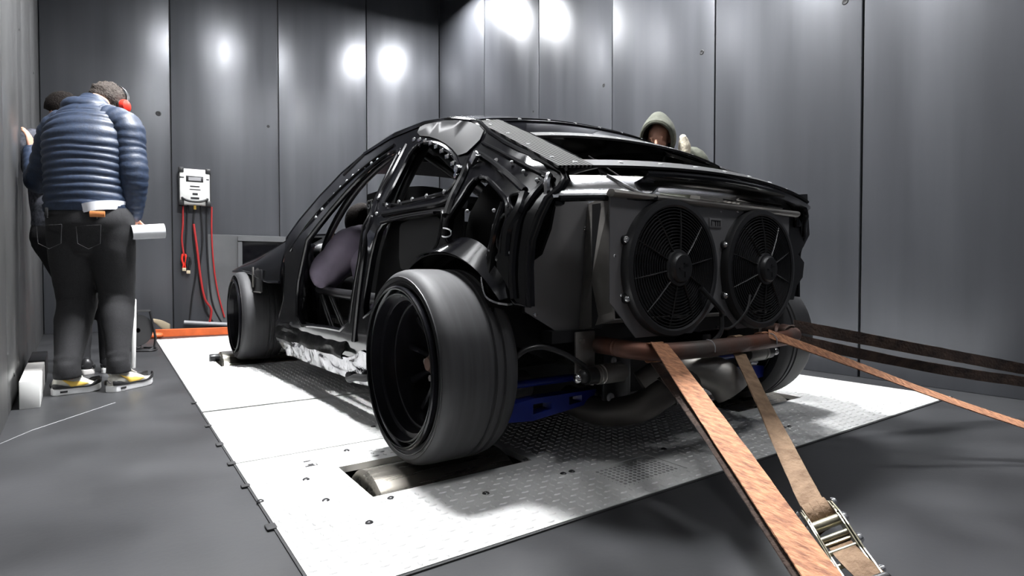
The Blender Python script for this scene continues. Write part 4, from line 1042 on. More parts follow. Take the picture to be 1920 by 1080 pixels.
ob('shirt_tail', MB().loft([hem-Vector((0, 0, .026))+Rm*.10-Fm*.014, hem+Vector((0, 0, .02))+Rm*.09-Fm*.014], [(.095, .143), (.115, .143)], Rm, 30, 3), M['shirt'], mn)
# jeans
je = MB()
waist = hem-Vector((0, 0, -.01)); cr_ = (hipL+hipR)/2
je.loft([waist, waist.lerp(cr_, .4), cr_, cr_-Vector((0, 0, .06))], [(.188, .142), (.205, .155), (.215, .16), (.17, .13)], Rm, 36, 6, rnd=2)
for hp_, kn, an, s_ in ((hipL, kneL, ankL, 1.08), (hipR, kneR, ankR, 1.0)):
    je.loft([hp_+Vector((0, 0, .05)), hp_.lerp(kn, .35), kn+Vector((0, 0, .05)), kn-Vector((0, 0, .03)), kn.lerp(an, .35), kn.lerp(an, .8), an, an-Vector((0, 0, .06))],
        [(.115*s_, .12*s_), (.112*s_, .115*s_), (.092*s_, .096*s_), (.086*s_, .09*s_), (.080*s_, .086*s_), (.060*s_, .066*s_), (.055*s_, .060*s_), (.058*s_, .062*s_)], Rm, 30, 10, fn=lambda t, th: 1+.045*mnoise.noise(Vector((t*26, math.cos(th)*1.2, math.sin(th)*1.2)))*(1.6 if t > .75 or .38 < t < .55 else .7))
jo = ob('jeans', je, M['jeans'], mn, remesh=.009, lap=2)
bk_ = lambda x, z, d=.0: hem+Rm*x-Fm*(.150+d)+Vector((0, 0, z))
ob('waistband', MB().loft([waist-Vector((0, 0, .055)), waist-Vector((0, 0, .012))], [(.196, .150), (.191, .146)], Rm, 40, 2, cap=False), M['jeans'], jo)
pc = PY(198, 405, 3.955)
dv = (pc-hem); xloc = dv.dot(Rm)+.062
ob('leather_patch', MB().loft([hem+Rm*(xloc-.035)-Fm*.158+Vector((0, 0, -.042)), hem+Rm*xloc-Fm*.156+Vector((0, 0, -.042)), hem+Rm*(xloc+.035)-Fm*.150+Vector((0, 0, -.042))], [(.016, .004)]*3, (0, 0, 1), 8, 3), M['leather'], jo)
for sx in (-1, 1):
    q0 = hem+Rm*sx*.095-Fm*.162+Vector((0, 0, -.10))
    ob('pocket', MB().tube([q0+Rm*.06, q0-Rm*.06+Vector((0, 0, -.01)), q0-Rm*.055+Vector((0, 0, -.10)), q0+Vector((0, 0, -.13))-Fm*.004, q0+Rm*.055+Vector((0, 0, -.10)), q0+Rm*.06], .002, 6), M['trousers'], jo)
    ob('belt_loop', MB().box((-.006, -.006, -.03), (.006, .004, .025), rotm(Rm, Fm, Vector((0, 0, 1))), hem+Rm*sx*.12-Fm*.138+Vector((0, 0, -.035))), M['jeans'], jo, bevel=.002)
shoe(mn, G(97, 742), G(188, 730), M['shoe'], M['shoe_white'], M['black_plastic'], 1.0, M['yellow'])
shoe(mn, G(205, 736), G(280, 719), M['shoe'], M['shoe_white'], M['black_plastic'], 1.0, M['yellow'])
# rolled sheet of paper in the right hand
ra, rb = PY(247, 436, 3.84), PY(308, 433, 3.86)
rl = MB()
t_ = (rb-ra).normalized()
rl.loft([ra, rb], [.040, .042], (0, 0, 1), 26, 4, cap=False).loft([ra+t_*.001, rb-t_*.001], [.036, .038], (0, 0, 1), 26, 4, cap=False)
pr = ob('paper_roll', rl, M['paper'], None)
tag(pr, 'white rolled sheet of paper held in the right hand of the man in navy', 'paper')

# ------------------------------------------------------------------ second man, mostly hidden behind him
m2 = empty('person', (-.14, 4.62, 0))
tag(m2, 'dark haired person in plaid shirt and black trousers standing behind the man in navy', 'person', 'people in the test cell')
H2 = PY(120, 210, 4.75); T2 = H2-Vector((0, 0, .2)); W2 = H2-Vector((.0, .05, .72)); C2 = H2-Vector((0, .02, .38))
F2 = Vector((-.5, .86, 0)); R2 = Vector((.86, .5, 0))
k2L, k2R = Vector((-.21, 4.68, .52)), Vector((-.045, 4.66, .52)); a2L, a2R = Vector((-.20, 4.66, .11)), Vector((-.03, 4.66, .11))
b2 = MB(); q2 = head_mb(b2, H2, (-.6, .8, -.2))
limb(b2, [C2, T2, H2-Vector((0, 0, .04))], [(.1, .08), .06, .055])
limb(b2, [W2, C2, T2], [(.13, .1), (.15, .1), (.07, .06)], R2)
s2L, s2R = T2-R2*.18-Vector((0, 0, .06)), T2+R2*.18-Vector((0, 0, .06))
e2L, e2R = s2L+Vector((-.06, -.04, -.27)), s2R+Vector((.03, .02, -.28)); w2L, w2R = Vector((-.40, 4.70, 1.36)), e2R+Vector((.0, .1, -.24))
e2L = Vector((-.36, 4.62, 1.16))
for a_, b_, c_ in ((s2L, e2L, w2L), (s2R, e2R, w2R)): limb(b2, [T2, a_, b_, c_], [.05, .05, .042, .028])
for sx, kn, an in ((-1, k2L, a2L), (1, k2R, a2R)): limb(b2, [W2, W2+R2*sx*.09-Vector((0, 0, .1)), kn, an], [.1, .08, .055, .04])
hand_mb(b2, w2L, (-.12, .1, 1), (-1, 0, 0), (0, 1, 0), .3); hand_mb(b2, w2R, (0, .2, -1), (-.8, 0, 0), (0, 1, 0), .5)
ob('body', b2, M['skin'], m2, remesh=.008, lap=2)
def hair2(u, v):
    r, f, up = q2; ph = v*PI*.6; th = 2*PI*u; ax = (up*.8-f*.5).normalized(); s2_ = ax.cross(r); rr = .106+.006*mnoise.noise(Vector((math.cos(th)*9*math.sin(ph), math.sin(th)*9*math.sin(ph), ph*12)))
    return H2+up*.022+ax*rr*1.06*math.cos(ph)+r*rr*.92*math.sin(ph)*math.cos(th)+s2_*rr*math.sin(ph)*math.sin(th)
ob('hair', MB().grid(hair2, 30, 16), M['hair_dark'], m2, ang=0)
sh2 = ob('shirt', MB().loft([W2-Vector((0, 0, .08)), W2, C2, T2-Vector((0, 0, .03)), T2+Vector((0, 0, .02))], [(.185, .14), (.18, .135), (.20, .14), (.15, .1), (.075, .075)], R2, 30, 6, fn=wrink(.05, 12)), M['plaid'], m2, ang=0)
ob('sleeve', limb(MB(), [T2.lerp(s2L, .5), s2L, e2L, e2L.lerp(w2L, .35)], [.08, .082, .062, .058], F2, 20, 6, wrink(.06, 14)), M['plaid'], sh2, ang=0)
ob('sleeve', limb(MB(), [T2.lerp(s2R, .5), s2R, e2R, e2R.lerp(w2R, .85)], [.08, .082, .062, .05], F2, 20, 6, wrink(.06, 14)), M['plaid'], sh2, ang=0)
tr2 = MB(); tr2.loft([W2, W2-Vector((0, 0, .12)), W2-Vector((0, 0, .2))], [(.17, .13), (.19, .145), (.15, .12)], R2, 28, 4, rnd=2)
for sx, kn, an in ((-1, k2L, a2L), (1, k2R, a2R)): tr2.loft([W2+R2*sx*.085-Vector((0, 0, .12)), kn, an, an-Vector((0, 0, .06))], [(.105, .11), (.08, .085), (.062, .066), (.066, .068)], R2, 26, 6, fn=wrink(.06, 16))
ob('trousers', tr2, M['trousers'], m2, remesh=.01, lap=2)
shoe(m2, Vector((-.15, 4.56, 0)), Vector((-.20, 4.84, 0)), M['black_plastic'], M['white_worn'], M['satin'], 1.0)
shoe(m2, Vector((-.05, 4.56, 0)), Vector((.02, 4.83, 0)), M['black_plastic'], M['shoe_white'], M['satin'], 1.0)

# ------------------------------------------------------------------ hooded person beyond the car
m3 = empty('person', (3.2, 2.7, .0085))
tag(m3, 'person in olive hooded jacket standing behind the car near the right wall', 'person', 'people in the test cell')
H3 = PX(1236, 262, 3.12); F3 = Vector((-.80, -.42, -.42)).normalized(); B3 = Vector((-.88, -.47, 0)).normalized(); R3 = Vector((-.47, .88, 0))
N3 = H3+Vector((.05, .02, -.13)); C3 = H3+Vector((.10, .05, -.40)); W3 = H3+Vector((.10, .05, -.78))
b3 = MB(); q3 = head_mb(b3, H3, F3)
limb(b3, [C3, N3, H3-q3[2]*.04], [(.1, .09), .06, .056]); limb(b3, [W3, C3, N3], [(.13, .1), (.15, .1), (.07, .06)], R3)
s3L, s3R = N3-R3*.20+Vector((.07, .02, -.035)), N3+R3*.19+Vector((.04, .02, -.05))
e3L, e3R = s3L+Vector((.02, -.05, -.28)), s3R+Vector((.02, .05, -.28)); w3L, w3R = e3L+B3*.22-Vector((0, 0, .08)), e3R+B3*.22-Vector((0, 0, .08))
for a_, b_, c_ in ((s3L, e3L, w3L), (s3R, e3R, w3R)): limb(b3, [N3, a_, b_, c_], [.05, .05, .042, .028]); hand_mb(b3, c_, B3+Vector((0, 0, -.2)), (0, 0, -1), R3 if a_ is s3L else -R3, .5)
k3 = [W3+R3*s*.09+B3*.02+Vector((0, 0, -.46)) for s in (-1, 1)]; a3 = [Vector((W3.x, W3.y, .10))+R3*s*.10 for s in (-1, 1)]
for s, kn, an in zip((-1, 1), k3, a3): limb(b3, [W3, W3+R3*s*.09-Vector((0, 0, .1)), kn, an], [.1, .08, .055, .04])
ob('body', b3, M['skin'], m3, remesh=.0065, lap=2)
jk3 = ob('jacket', MB().loft([W3-Vector((0, 0, .12)), W3, C3, C3.lerp(N3, .6), N3+Vector((.01, .01, .0))], [(.20, .16), (.20, .16), (.23, .17), (.20, .14), (.10, .10)], R3, 36, 8, fn=wrink(.05, 10)), M['olive'], m3, ang=0)
for a_, b_, c_ in ((s3L, e3L, w3L), (s3R, e3R, w3R)): ob('sleeve', limb(MB(), [N3.lerp(a_, .5), a_, b_, c_], [.09, .094, .076, .052], B3, 22, 8, wrink(.07, 14)), M['olive'], jk3, ang=0)
def hood3(u, v):
    r, f, up = q3; ph = PI*(1-v*.60); th = 2*PI*u
    rr = .125+.014*math.sin(th)*(1-abs(v-.5))+.005*mnoise.noise(Vector((math.cos(th)*2, math.sin(th)*2, v*5)))
    pk = .045*max(0, math.sin(th))**3*math.sin(PI*min(1, v*1.1))
    lo = .05*max(0, -math.sin(th))*(1-.3*v)
    a = H3+f*(-.0+rr*1.05*math.cos(ph)+.035*v+.02*v*math.sin(th))+r*(rr*.88*math.sin(ph)*math.cos(th))+up*((rr*1.02+pk+lo)*math.sin(ph)*math.sin(th)+.012)
    return a
hd3 = ob('hood', MB().grid(hood3, 44, 20, .012), M['olive'], m3, ang=0)
ob('hood_rim', MB().tube([hood3(k/40, 1) for k in range(40)], .010, 8, closed=True), M['olive'], hd3)
cc = PX(1284, 273, 3.2)
rv = (cc-_C).normalized()
ob('fleece_collar', MB().loft([cc+Vector((.0, 0, -.055)), cc+Vector((-.005, 0, 0)), cc+Vector((-.02, 0, .05))], [(.040, .03), (.042, .032), (.024, .024)], _R, 16, 5, rnd=3, fn=wrink(.12, 9)), M['cream'], m3, ang=0)
tr3 = MB(); tr3.loft([W3, W3-Vector((0, 0, .12)), W3-Vector((0, 0, .2))], [(.17, .13), (.19, .145), (.15, .12)], R3, 28, 4, rnd=2)
for s, kn, an in zip((-1, 1), k3, a3): tr3.loft([W3+R3*s*.085-Vector((0, 0, .12)), kn, an, an-Vector((0, 0, .06))], [(.105, .11), (.08, .085), (.064, .068), (.066, .068)], R3, 26, 6, fn=wrink(.06, 16))
ob('trousers', tr3, M['trousers'], m3, remesh=.01, lap=2)
for an in a3: shoe(m3, Vector((an.x, an.y, .0085))-B3*.07, Vector((an.x, an.y, .0085))+B3*.21, M['black_plastic'], M['white_worn'], M['satin'])

# ------------------------------------------------------------------ driver
m4 = empty('person', (1.35, 2.95, .35))
tag(m4, 'driver in purple grey hoodie leaning forward in the bucket seat of the car', 'person', 'people in the test cell')
P4 = Vector((1.35, 2.98, .44)); C4 = Vector((1.29, 3.10, .70)); N4 = Vector((1.24, 3.20, .87)); H4 = Vector((1.215, 3.30, .94))
sL4, sR4 = Vector((1.09, 3.16, .82)), Vector((1.44, 3.18, .82)); eL4, eR4 = Vector((1.01, 3.33, .65)), Vector((1.52, 3.36, .62)); wL4, wR4 = Vector((1.20, 3.46, .75)), Vector((1.54, 3.47, .76))
b4 = MB(); q4 = head_mb(b4, H4, (.25, .85, -.45))
limb(b4, [C4, N4, H4-q4[2]*.03], [(.09, .09), .058, .055]); limb(b4, [P4, C4, N4], [(.14, .1), (.15, .1), (.07, .06)], (1, 0, 0))
for a_, b_, c_ in ((sL4, eL4, wL4), (sR4, eR4, wR4)): limb(b4, [N4, a_, b_, c_], [.05, .05, .042, .028]); hand_mb(b4, c_, (.2, .5, .5), (0, -.5, .8), (1, 0, 0), .9)
for s in (-1, 1): limb(b4, [P4, P4+Vector((s*.1, .1, 0)), Vector((1.35+s*.15, 3.40, .56)), Vector((1.35+s*.12, 3.62, .27))], [.1, .085, .06, .045])
ob('body', b4, M['skin'], m4, remesh=.0075, lap=2)
hd4 = ob('hoodie', MB().loft([P4-Vector((0, .02, .08)), P4, C4, C4.lerp(N4, .6), N4], [(.20, .15), (.21, .155), (.215, .155), (.17, .12), (.08, .08)], (1, 0, 0), 34, 8, fn=wrink(.06, 9)), M['purple'], m4, ang=0)
for a_, b_, c_ in ((sL4, eL4, wL4), (sR4, eR4, wR4)): ob('sleeve', limb(MB(), [N4.lerp(a_, .4), a_, a_.lerp(b_, .5), b_, b_.lerp(c_, .8)], [.085, .09, .098, .09, .05], (1, 0, 0), 26, 8, wrink(.09, 9)), M['purple'], hd4, ang=0)
ob('hood', MB().loft([N4+Vector((-.12, .02, -.03)), N4+Vector((-.07, -.07, .01)), N4+Vector((.05, -.08, .01)), N4+Vector((.12, 0, -.03))], [(.03, .035), (.045, .05), (.045, .05), (.03, .035)], (0, 0, 1), 16, 6, rnd=3), M['purple'], hd4, ang=0)
def hair4(u, v):
    r, f, up = q4; ph = v*PI*.62; th = 2*PI*u; ax = (up*.8-f*.5).normalized(); s2_ = ax.cross(r); rr = .11
    return H4+up*.022+ax*rr*1.06*math.cos(ph)+r*rr*.92*math.sin(ph)*math.cos(th)+s2_*rr*math.sin(ph)*math.sin(th)
ob('hair', MB().grid(hair4, 30, 16), M['hair_dark'], m4, ang=0)
t4 = MB(); t4.ell(P4, (.19, .16, .12))
for s in (-1, 1): t4.loft([P4+Vector((s*.09, .04, 0)), Vector((1.35+s*.15, 3.40, .56)), Vector((1.35+s*.12, 3.60, .30))], [.105, .08, .06], (1, 0, 0), 20, 6, rnd=2)
ob('trousers', t4, M['trousers'], m4, remesh=.01, lap=2)
for s in (-1, 1): shoe(m4, Vector((1.35+s*.12, 3.50, .205)), Vector((1.35+s*.12, 3.71, .205)), M['black_plastic'], M['satin'], M['satin'])

# ------------------------------------------------------------------ tie-down straps
Zv = Vector((0, 0, 1))
def strap(name, pts, wv, wid, m, label, wrap=None, th=.0035, under=None):
    e = empty(name, Vector(pts[-1]) if not wrap else Vector((pts[-1][0], pts[-1][1], 0)))
    tag(e, label, 'strap', 'tie-down straps')
    ob('webbing', MB().ribbon(pts, wv, wid, th, 10), M[m], e, ang=50)
    if under: ob('return_webbing', MB().ribbon(under[0], under[1], wid, th, 10), M[under[2]], e, ang=50)
    if wrap:
        c, ax, r = wrap; c = Vector(c); ax = Vector(ax).normalized()
        d = (Vector(pts[1])-Vector(pts[0])); d = (d-ax*d.dot(ax)).normalized(); u = ax.cross(d)
        if u.z < 0: u = -u
        loop = [c+u*(r*math.cos(a))-d*(r*math.sin(a)) for a in [PI*k/9 for k in range(10)]]
        ob('loop', MB().ribbon(loop, [ax]*10, wid, th, 3), M[m], e, ang=50)
    return e
# wide orange strap to the front left
a0 = Vector((1.395, 1.19, .428)); a1 = PD(1540, 1080, .85); a2 = Vector((.36, -.25, .02))
wd = Vector((.79, -.60, .12))
strap('ratchet_strap', [a0, a0.lerp(a1, .5), a1, a1.lerp(a2, .6), a2], [(1, -.1, 0), wd, wd, wd, wd], .056, 'strap',
      'wide orange frayed strap running from the tow tube to the bottom of the picture', ((1.395, 1.205, .397), (1, -.15, 0), .0315),
      under=([Vector((1.39, 1.185, .366)), a0.lerp(a1, .5)-Vector((.004, .0, .026)), a1-Vector((.0, 0, .022)), a2-Vector((0, 0, .01))], [(1, -.1, 0), wd, wd, wd], 'strap_dark'))
# brown strap with the ratchet
b0 = Vector((1.795, 1.175, .37)); b1 = PD(1525, 950, 1.27); b2 = PD(1552, 992, 1.21)
fdir = (b1-b0).normalized(); anch = b2+fdir*.42; anch.z = .012
bw = _R*.80+_U*.36-_F*.42
st2 = strap('ratchet_strap', [b0, b0.lerp(b1, .5), b1, b2], [(1, 0, 0), (_R*.9+_F*.5), bw, bw], .05, 'strap_brown',
      'brown strap from the middle of the tow tube down to a zinc ratchet buckle', ((1.795, 1.185, .397), (1, .05, 0), .0315))
# ratchet
rt = empty('ratchet_buckle', (anch.x, anch.y, 0)); tag(rt, 'zinc plated ratchet buckle on the brown strap at the lower right', 'buckle')
f = (PD(1618, 1085, 1.06)-b1).normalized(); r = (bw-f*bw.dot(f)).normalized(); n = r.cross(f)
if n.z < 0: n = -n
c0 = b1+f*.01
LP = lambda x, y, z: c0+r*x+f*y+n*z
Rl = Matrix((r, f, n)).transposed()
for sx in (-1, 1):
    prof = [(-.005, -.012), (.03, -.018), (.09, -.020), (.15, -.012), (.235, -.010), (.235, .008), (.15, .012), (.105, .034), (.07, .042), (.03, .034), (.0, .012)]
    for dx, zo, nm in ((.0295, 0, 'side_plate'), (.034, .006, 'handle_plate')):
        ob(nm, plate_mb([(y+(0.012 if nm == 'handle_plate' else 0), z+zo) for y, z in prof], [], lambda y, z, dx=dx, sx=sx: LP(sx*dx, y, z), .0022, r*sx, .2), M['zinc'], rt, smooth=False)
    for y, z, q in ((.022, .022, .008), (.07, .018, .011), (.125, .01, .010), (.20, 0, .007)):
        ob('rivet', MB().lathe([(0, q*1.15), (.004, q), (.008, q*.7), (.0085, .0005)], LP(sx*.037, y, z), r*sx, 14), M['chrome'], rt)
    tooth = MB()
    g = [(.07+(.026 if k % 2 else .021)*math.cos(2*PI*k/24), .018+(.026 if k % 2 else .021)*math.sin(2*PI*k/24)) for k in range(24)]
    ob('ratchet_wheel', plate_mb(g, [], lambda y, z, sx=sx: LP(sx*.031, y, z), .003, r*sx, .2), M['zinc'], rt, smooth=False)
ob('strap_roll', MB().loft([LP(-.025, .03, .012), LP(.025, .03, .012)], [.026, .026], tuple(n), 26, 2), M['strap_brown'], rt)
for k in range(3): ob('roll_layer', MB().loft([LP(-.0255, .03, .012), LP(.0255, .03, .012)], [.0268-.0, .0268], tuple(n), 26, 1, cap=False) if k == 0 else MB().tube([LP(-.024+.016*k, .03+.0268*math.cos(a), .012+.0268*math.sin(a)) for a in [2*PI*q/24 for q in range(24)]], .0009, 5, closed=True), M['strap_brown'], rt)
ob('spindle', MB().cyl(LP(-.03, .07, .018), LP(.03, .07, .018), .011), M['zinc'], rt)
for y, z, q in ((.105, .014, .006), (.135, .006, .005), (.165, .0, .005), (.225, 0, .006)): ob('cross_bar', MB().cyl(LP(-.03, y, z), LP(.03, y, z), q), M['zinc'], rt)
ob('pawl', MB().box((-.026, .092, .006), (.026, .118, .011), Rl, c0), M['zinc'], rt, bevel=.001)
ob('handle_grip', MB().loft([LP(-.034, .232, .012), LP(.034, .232, .012)], [.009]*2, tuple(n), 14, 2, rnd=2), M['black_plastic'], rt)
tp = MB().ribbon([LP(0, .10, .0), LP(.004, .17, .012), LP(.02, .25, .006), LP(.03, .33, -.01)], [r]*4, .046, .003, 6)
ob('fixed_webbing', tp, M['strap_brown'], rt, ang=50)
# thin orange strap to the right
c0_ = Vector((1.985, 1.178, .425)); c1_ = PD(1920, 797, 1.98); c2_ = c1_+(c1_-c0_)*.42
strap('ratchet_strap', [c0_, c0_.lerp(c1_, .33), c0_.lerp(c1_, .66)-Vector((0, 0, .006)), c1_, Vector((c2_.x, c2_.y, .012))], [(.9, .1, .4), (_F*.8+_U*.6), (_F*.85+_U*.5), (_F*.85+_U*.5), (_F*.85+_U*.5)], .046, 'strap',
      'orange strap from the right half of the tow tube past the platform corner', ((1.985, 1.2, .397), (1, .1, 0), .0315))
# two dark frayed straps to the right wall
d0 = Vector((2.315, 1.262, .432)); d1 = PD(1920, 692, 2.6); d2 = d1+(d1-d0)*.22
e0 = Vector((2.325, 1.255, .372)); e1 = PD(1920, 716, 2.6); e2 = e1+(e1-e0)*.22
strap('ratchet_strap', [d0, d0.lerp(d1, .4), d0.lerp(d1, .75), d1, d2], [(.2, .1, .9), (.25, -.2, .7), (.1, .1, .9), (.3, -.3, .5), (.3, -.3, .5)], .05, 'strap_dark',
      'dark frayed strap from the right end of the tow tube, upper of two', ((2.315, 1.265, .4), (.9, .5, 0), .0315))
strap('ratchet_strap', [e0, e0.lerp(e1, .4)-Vector((0, 0, .012)), e0.lerp(e1, .75)-Vector((0, 0, .01)), e1, e2], [(.2, .1, .9), (.5, -.5, .35), (.3, -.1, .8), (.2, -.1, .9), (.2, -.1, .9)], .046, 'strap_dark',
      'dark frayed strap from the right end of the tow tube, lower of two')
wx = RW(.7)
hk = MB().tube([d2, Vector((wx-.06, d2.y, d2.z)), Vector((wx-.02, d2.y-.01, d2.z-.03)), Vector((wx-.02, e2.y, e2.z)), Vector((wx-.06, e2.y, e2.z)), e2], .008, 8, 4)
hk.box((wx-.03, min(d2.y, e2.y)-.06, .04), (wx-.001, max(d2.y, e2.y)+.06, .28))
o = ob('wall_anchor', hk, M['zinc']); tag(o, 'zinc anchor ring low on the right wall holding the two dark straps', 'anchor')

# ------------------------------------------------------------------ battery charger on the back wall and its cables
A_, t_, n_ = WALLN['wall_back']
def WP(px, py, d): # point standing d off the back wall
    p = hit('wall_back', px, py); k = ray(px, py); return p+k*(-d/abs(k.dot(n_)))
cL, cT = WP(337, 320, .05), WP(395, 385, .05)
xr = -t_                                               # picture right along the wall
wC = (sof('wall_back', 394, 350)+sof('wall_back', 336, 350))/2
w2_ = abs(sof('wall_back', 394, 350)-sof('wall_back', 336, 350))/2
z1c, z0c = hit('wall_back', 365, 320).z, hit('wall_back', 365, 386).z
O = A_+t_*wC
def WB(mb, x0, x1, z0, z1, d0, d1):
    P = lambda x, z, d: O+xr*x+n_*d+Zv*z
    return mb.add([P(x0, z0, d0), P(x1, z0, d0), P(x1, z0, d1), P(x0, z0, d1), P(x0, z1, d0), P(x1, z1, d0), P(x1, z1, d1), P(x0, z1, d1)],
        [(0, 1, 2, 3), (7, 6, 5, 4), (4, 5, 1, 0), (5, 6, 2, 1), (6, 7, 3, 2), (7, 4, 0, 3)])
ch = empty('battery_charger', O+Zv*z0c+n_*.05); tag(ch, 'white battery charger with black corners hung on the back wall', 'charger')
hh = z1c-z0c; ww = w2_*.96
ob('case', WB(MB(), -ww, ww, z0c, z1c, .002, .12), M['white'], ch, bevel=.012)
for sx in (-1, 1):
    for sz in (0, 1):
        zz = z0c if sz == 0 else z1c-.05; x0 = sx*ww
        ob('corner_guard', WB(MB(), min(x0-sx*.045, x0+sx*.012), max(x0-sx*.045, x0+sx*.012), zz-.012*(1-sz), zz+.05+.012*sz, .0, .135), M['black_plastic'], ch, bevel=.01)
    ob('side_rail', WB(MB(), min(sx*ww, sx*(ww+.01)), max(sx*ww, sx*(ww+.01)), z0c+.05, z1c-.05, .01, .10), M['black_plastic'], ch)
ob('display', WB(MB(), -.09, .09, z1c-.155, z1c-.085, .12, .126), M['black_plastic'], ch, bevel=.006)
ob('screen', WB(MB(), -.065, .065, z1c-.14, z1c-.10, .126, .128), M['label'], ch, smooth=False)
lb = MB()
for x0, x1, za, zc_ in ((-.17, -.11, .10, .115), (-.05, .05, .20, .215), (-.055, .06, .24, .25), (-.025, .03, .285, .31), (-.045, .045, .335, .36), (.12, .15, .11, .125)): WB(lb, x0, x1, z1c-zc_, z1c-za, .12, .1215)
ob('markings', lb, M['satin'], ch, smooth=False)
ob('handle', MB().tube([O+xr*x+n_*d+Zv*(z0c+z) for x, d, z in ((-.13, .12, .075), (-.12, .155, .06), (-.05, .165, .035), (.05, .165, .035), (.12, .155, .06), (.13, .12, .075))], .014, 10, 4), M['black_plastic'], ch)
ob('socket', WB(MB(), -.015, .012, z0c-.05, z0c, .04, .075), M['yellow'], ch, bevel=.004)
def cable(pix, d, r, m, label, group='hanging cables'):
    pts = [WP(a, b, d+.01*math.sin(i)) for i, (a, b) in enumerate(pix)]
    for p in pts: p.z = max(p.z, r+.002)
    o = ob('cable', MB().tube(pts, r, 8, 6), M[m]); tag(o, label, 'cable', group); return o
cable([(343, 384), (343, 420), (341, 450), (345, 480)], .05, .010, 'redcable', 'short red charger lead ending in the red clamp, leftmost cable')
cable([(352, 384), (350, 430), (348, 470), (352, 484)], .03, .010, 'black_plastic', 'short black charger lead ending in the pale clamp')
cable([(363, 420), (370, 470), (376, 520), (384, 560), (396, 580), (393, 605)], .075, .013, 'redcable', 'thick red cable hanging below the charger, middle of the three red ones')
cable([(397, 388), (397, 440), (401, 500), (409, 550), (421, 595)], .04, .009, 'redcable', 'thin red cable hanging at the right below the charger')
cable([(364, 392), (362, 440), (368, 500), (360, 560), (355, 605)], .02, .010, 'black_plastic', 'black cable hanging below the charger and slanting left')
cable([(376, 386), (380, 450), (374, 520), (384, 575), (402, 608)], .03, .010, 'black_plastic', 'black cable hanging below the charger between the red cables')
cable([(388, 386), (388, 450), (392, 520), (399, 570), (415, 604)], .02, .010, 'black_plastic', 'black cable hanging close to the thin red cable')
def clamp(px, py, m, label):
    c = WP(px, py, .06); e = empty('battery_clamp', c); tag(e, label, 'clamp', 'battery clamps')
    for s in (-1, 1):
        ob('jaw', MB().loft([c+xr*s*.016+Zv*.06, c+xr*s*.022, c+xr*s*.008-Zv*.06, c+xr*s*.014-Zv*.10], [(.016, .012), (.018, .013), (.013, .01), (.008, .008)], tuple(n_), 10, 3, rnd=2), M[m], e)
    ob('tip', MB().box((-.02, -.01, -.135), (.02, .01, -.095), c=c), M['beige'], e, bevel=.004)
    return e
clamp(345, 487, 'red', 'red battery clamp hanging from the charger lead')
clamp(353, 492, 'black_plastic', 'black battery clamp beside the red one')
# things on the floor along the back wall
p0, p1 = G(276, 633), G(560, 622)
tv_ = (p1-p0).normalized()
bm_ = MB(); nn_ = Vector((-tv_.y, tv_.x, 0))
for lo, hi in ((0, .012), (.075, .087)): 
    bm_.add([p0+nn_*lo, p1+nn_*lo, p1+nn_*hi, p0+nn_*hi]+[q+Zv*.075 for q in (p0+nn_*lo, p1+nn_*lo, p1+nn_*hi, p0+nn_*hi)], [(3, 2, 1, 0), (4, 5, 6, 7), (0, 1, 5, 4), (1, 2, 6, 5), (2, 3, 7, 6), (3, 0, 4, 7)])
bm_.add([p0+Zv*.063, p1+Zv*.063, p1+nn_*.087+Zv*.063, p0+nn_*.087+Zv*.063]+[q+Zv*.076 for q in (p0, p1, p1+nn_*.087, p0+nn_*.087)], [(3, 2, 1, 0), (4, 5, 6, 7), (0, 1, 5, 4), (1, 2, 6, 5), (2, 3, 7, 6), (3, 0, 4, 7)])
o = ob('steel_beam', bm_, M['orange'], smooth=False, bevel=.004); tag(o, 'orange steel channel beam lying on the floor behind the platform', 'beam')
c = G(262, 645); c2 = G(300, 634)
o = ob('hand_tool', MB().loft([c2+Zv*.03, G(272, 636)+Zv*.035, G(268, 637)+Zv*.035], [(.03, .045), (.028, .035), (.02, .02)], (0, 0, 1), 12, 4, rnd=2), M['orange'], ang=60); tag(o, 'small orange tool handle lying at the left end of the beam', 'tool')
b0_, b1_ = G(318, 620)+Zv*.03, PY(287, 600, 7.1)
o = ob('blade', MB().loft([b0_, b0_.lerp(b1_, .5), b1_], [(.05, .008), (.045, .007), (.015, .005)], tuple(_U), 12, 4, rnd=1), M['beige'], ang=60); tag(o, 'beige flat blade leaning up behind the orange beam', 'blade')
cable([(345, 604), (380, 606), (425, 608), (440, 609)], .06, .022, 'label', 'grey hose lying along the foot of the back wall', 'floor cables')
# cable reel
rc = G(262, 655); rc.z = 0; rc.x -= .05; re = empty('cable_reel', rc); tag(re, 'black cable reel in a tubular stand on the floor behind the white pole', 'cable reel')
ra_ = Vector((.55, -.83, 0)).normalized(); rs = Vector((.83, .55, 0)).normalized(); cc_ = rc+Zv*.17
ob('drum', MB().lathe([(-.07, .02), (-.07, .135), (-.06, .135), (-.055, .07), (.055, .07), (.06, .135), (.07, .135), (.07, .02)], cc_, ra_, 36), M['black_plastic'], re)
cw = MB()
for k in range(6): cw.tube([cc_+ra_*(-.045+.018*k)+(rs*math.cos(a)+Zv*math.sin(a))*(.112+.006*(k % 2)) for a in [2*PI*q/30 for q in range(30)]], .011, 6, closed=True)
ob('wound_cable', cw, M['rubber_dark'], re)
for sg in (-1, 1):
    ob('stand', MB().tube([cc_+ra_*sg*.09+rs*x+Zv*z for x, z in ((-.13, -.162), (-.10, .13), (-.07, .165), (.07, .165), (.10, .13), (.13, -.162))]+[cc_+ra_*sg*.09+rs*-.13+Zv*-.162], .010, 8, 3), M['satin'], re)
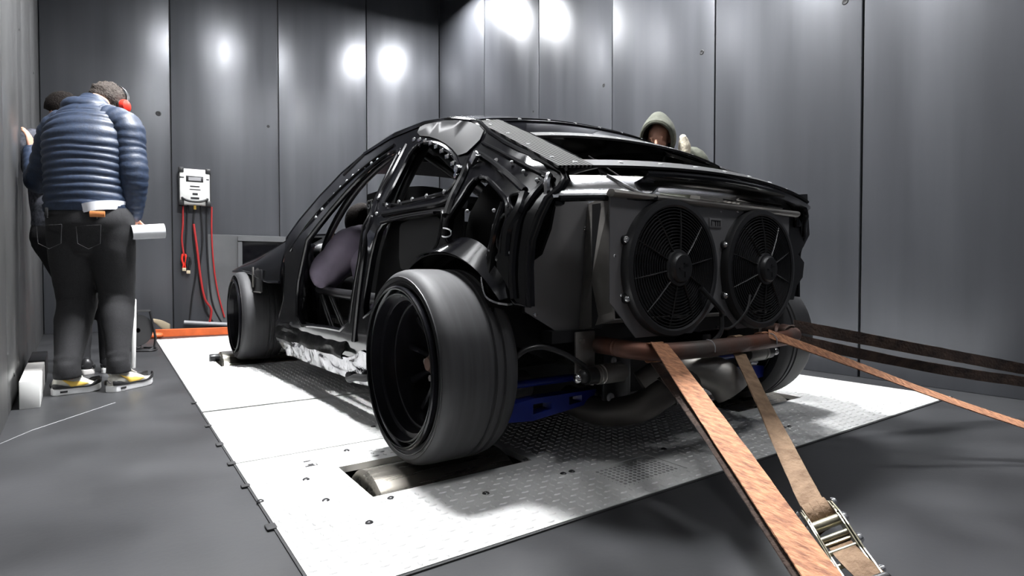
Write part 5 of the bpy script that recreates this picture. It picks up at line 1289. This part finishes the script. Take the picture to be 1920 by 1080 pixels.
o = ob('cable', MB().tube([rc+rs*.1+Zv*.008, rc+Vector((.16, -.02, .008)), rc+Vector((.17, -.12, .008)), rc+Vector((.13, -.24, .008)), rc+Vector((.02, -.20, .008))], .007, 8, 6), M['rubber_dark']); tag(o, 'loose black cable end curled on the floor beside the reel', 'cable', 'floor cables')
# slim white pole standing behind the man
g0 = G(250, 690); o = ob('pole', MB().loft([g0, g0+Vector((.006, 0, .25)), g0+Vector((.012, .0, .47))], [.014, .014, .012], (1, 0, 0), 14, 1, rnd=2), M['white']); tag(o, 'short slim white plastic post standing upright behind the man in navy', 'pole')
# blocks along the left wall
def block(x0, x1, y0, y1, z, m, label, rot=0):
    R = Matrix.Rotation(rot, 3, 'Z'); cx = Vector(((x0+x1)/2, (y0+y1)/2, 0)); hx_, hy_ = (x1-x0)/2, (y1-y0)/2
    o = ob('block', MB().box((-hx_, -hy_, 0), (hx_, hy_, z), R, cx), M[m], bevel=.004); tag(o, label, 'block', 'blocks along the left wall'); return o
gb = G(31, 769); gb2 = G(58, 768)
wdx = .078
block(gb.x, gb.x+wdx, gb.y+.0, gb.y+.36, .135, 'white', 'white painted wooden block on the floor by the left wall, nearest to the camera', .053)
block(gb.x-.022, gb.x-.022+wdx, gb.y+.365, gb.y+.76, .133, 'white_worn', 'worn pale block touching the far end of the white one', .053)
block(gb.x-.046, gb.x-.046+wdx, gb.y+.80, gb.y+1.3, .14, 'satin', 'dark block at the far end of the row along the left wall', .053)
# anchor plates let into the floor for the orange and brown straps
for pt, lab in ((Vector((c2_.x, c2_.y, 0)), 'steel floor anchor plate holding the thin orange strap on the right'), (Vector((a2.x, a2.y, 0)), 'steel floor anchor plate holding the wide orange strap'), (LP(.03, .33, -.01), 'steel floor anchor plate below the ratchet buckle')):
    e = empty('floor_anchor', (pt.x, pt.y, 0)); tag(e, lab, 'anchor', 'floor anchors')
    ob('base_plate', MB().box((-.06, -.06, .0005), (.06, .06, .008), None, (pt.x, pt.y, 0)), M['zinc'], e, bevel=.003)
    ob('ring', MB().tube([Vector((pt.x, pt.y, .028))+_R*(.03*math.cos(a))+Zv*(.024*math.sin(a)) for a in [2*PI*k/20 for k in range(20)]], .006, 8, closed=True), M['zinc'], e)
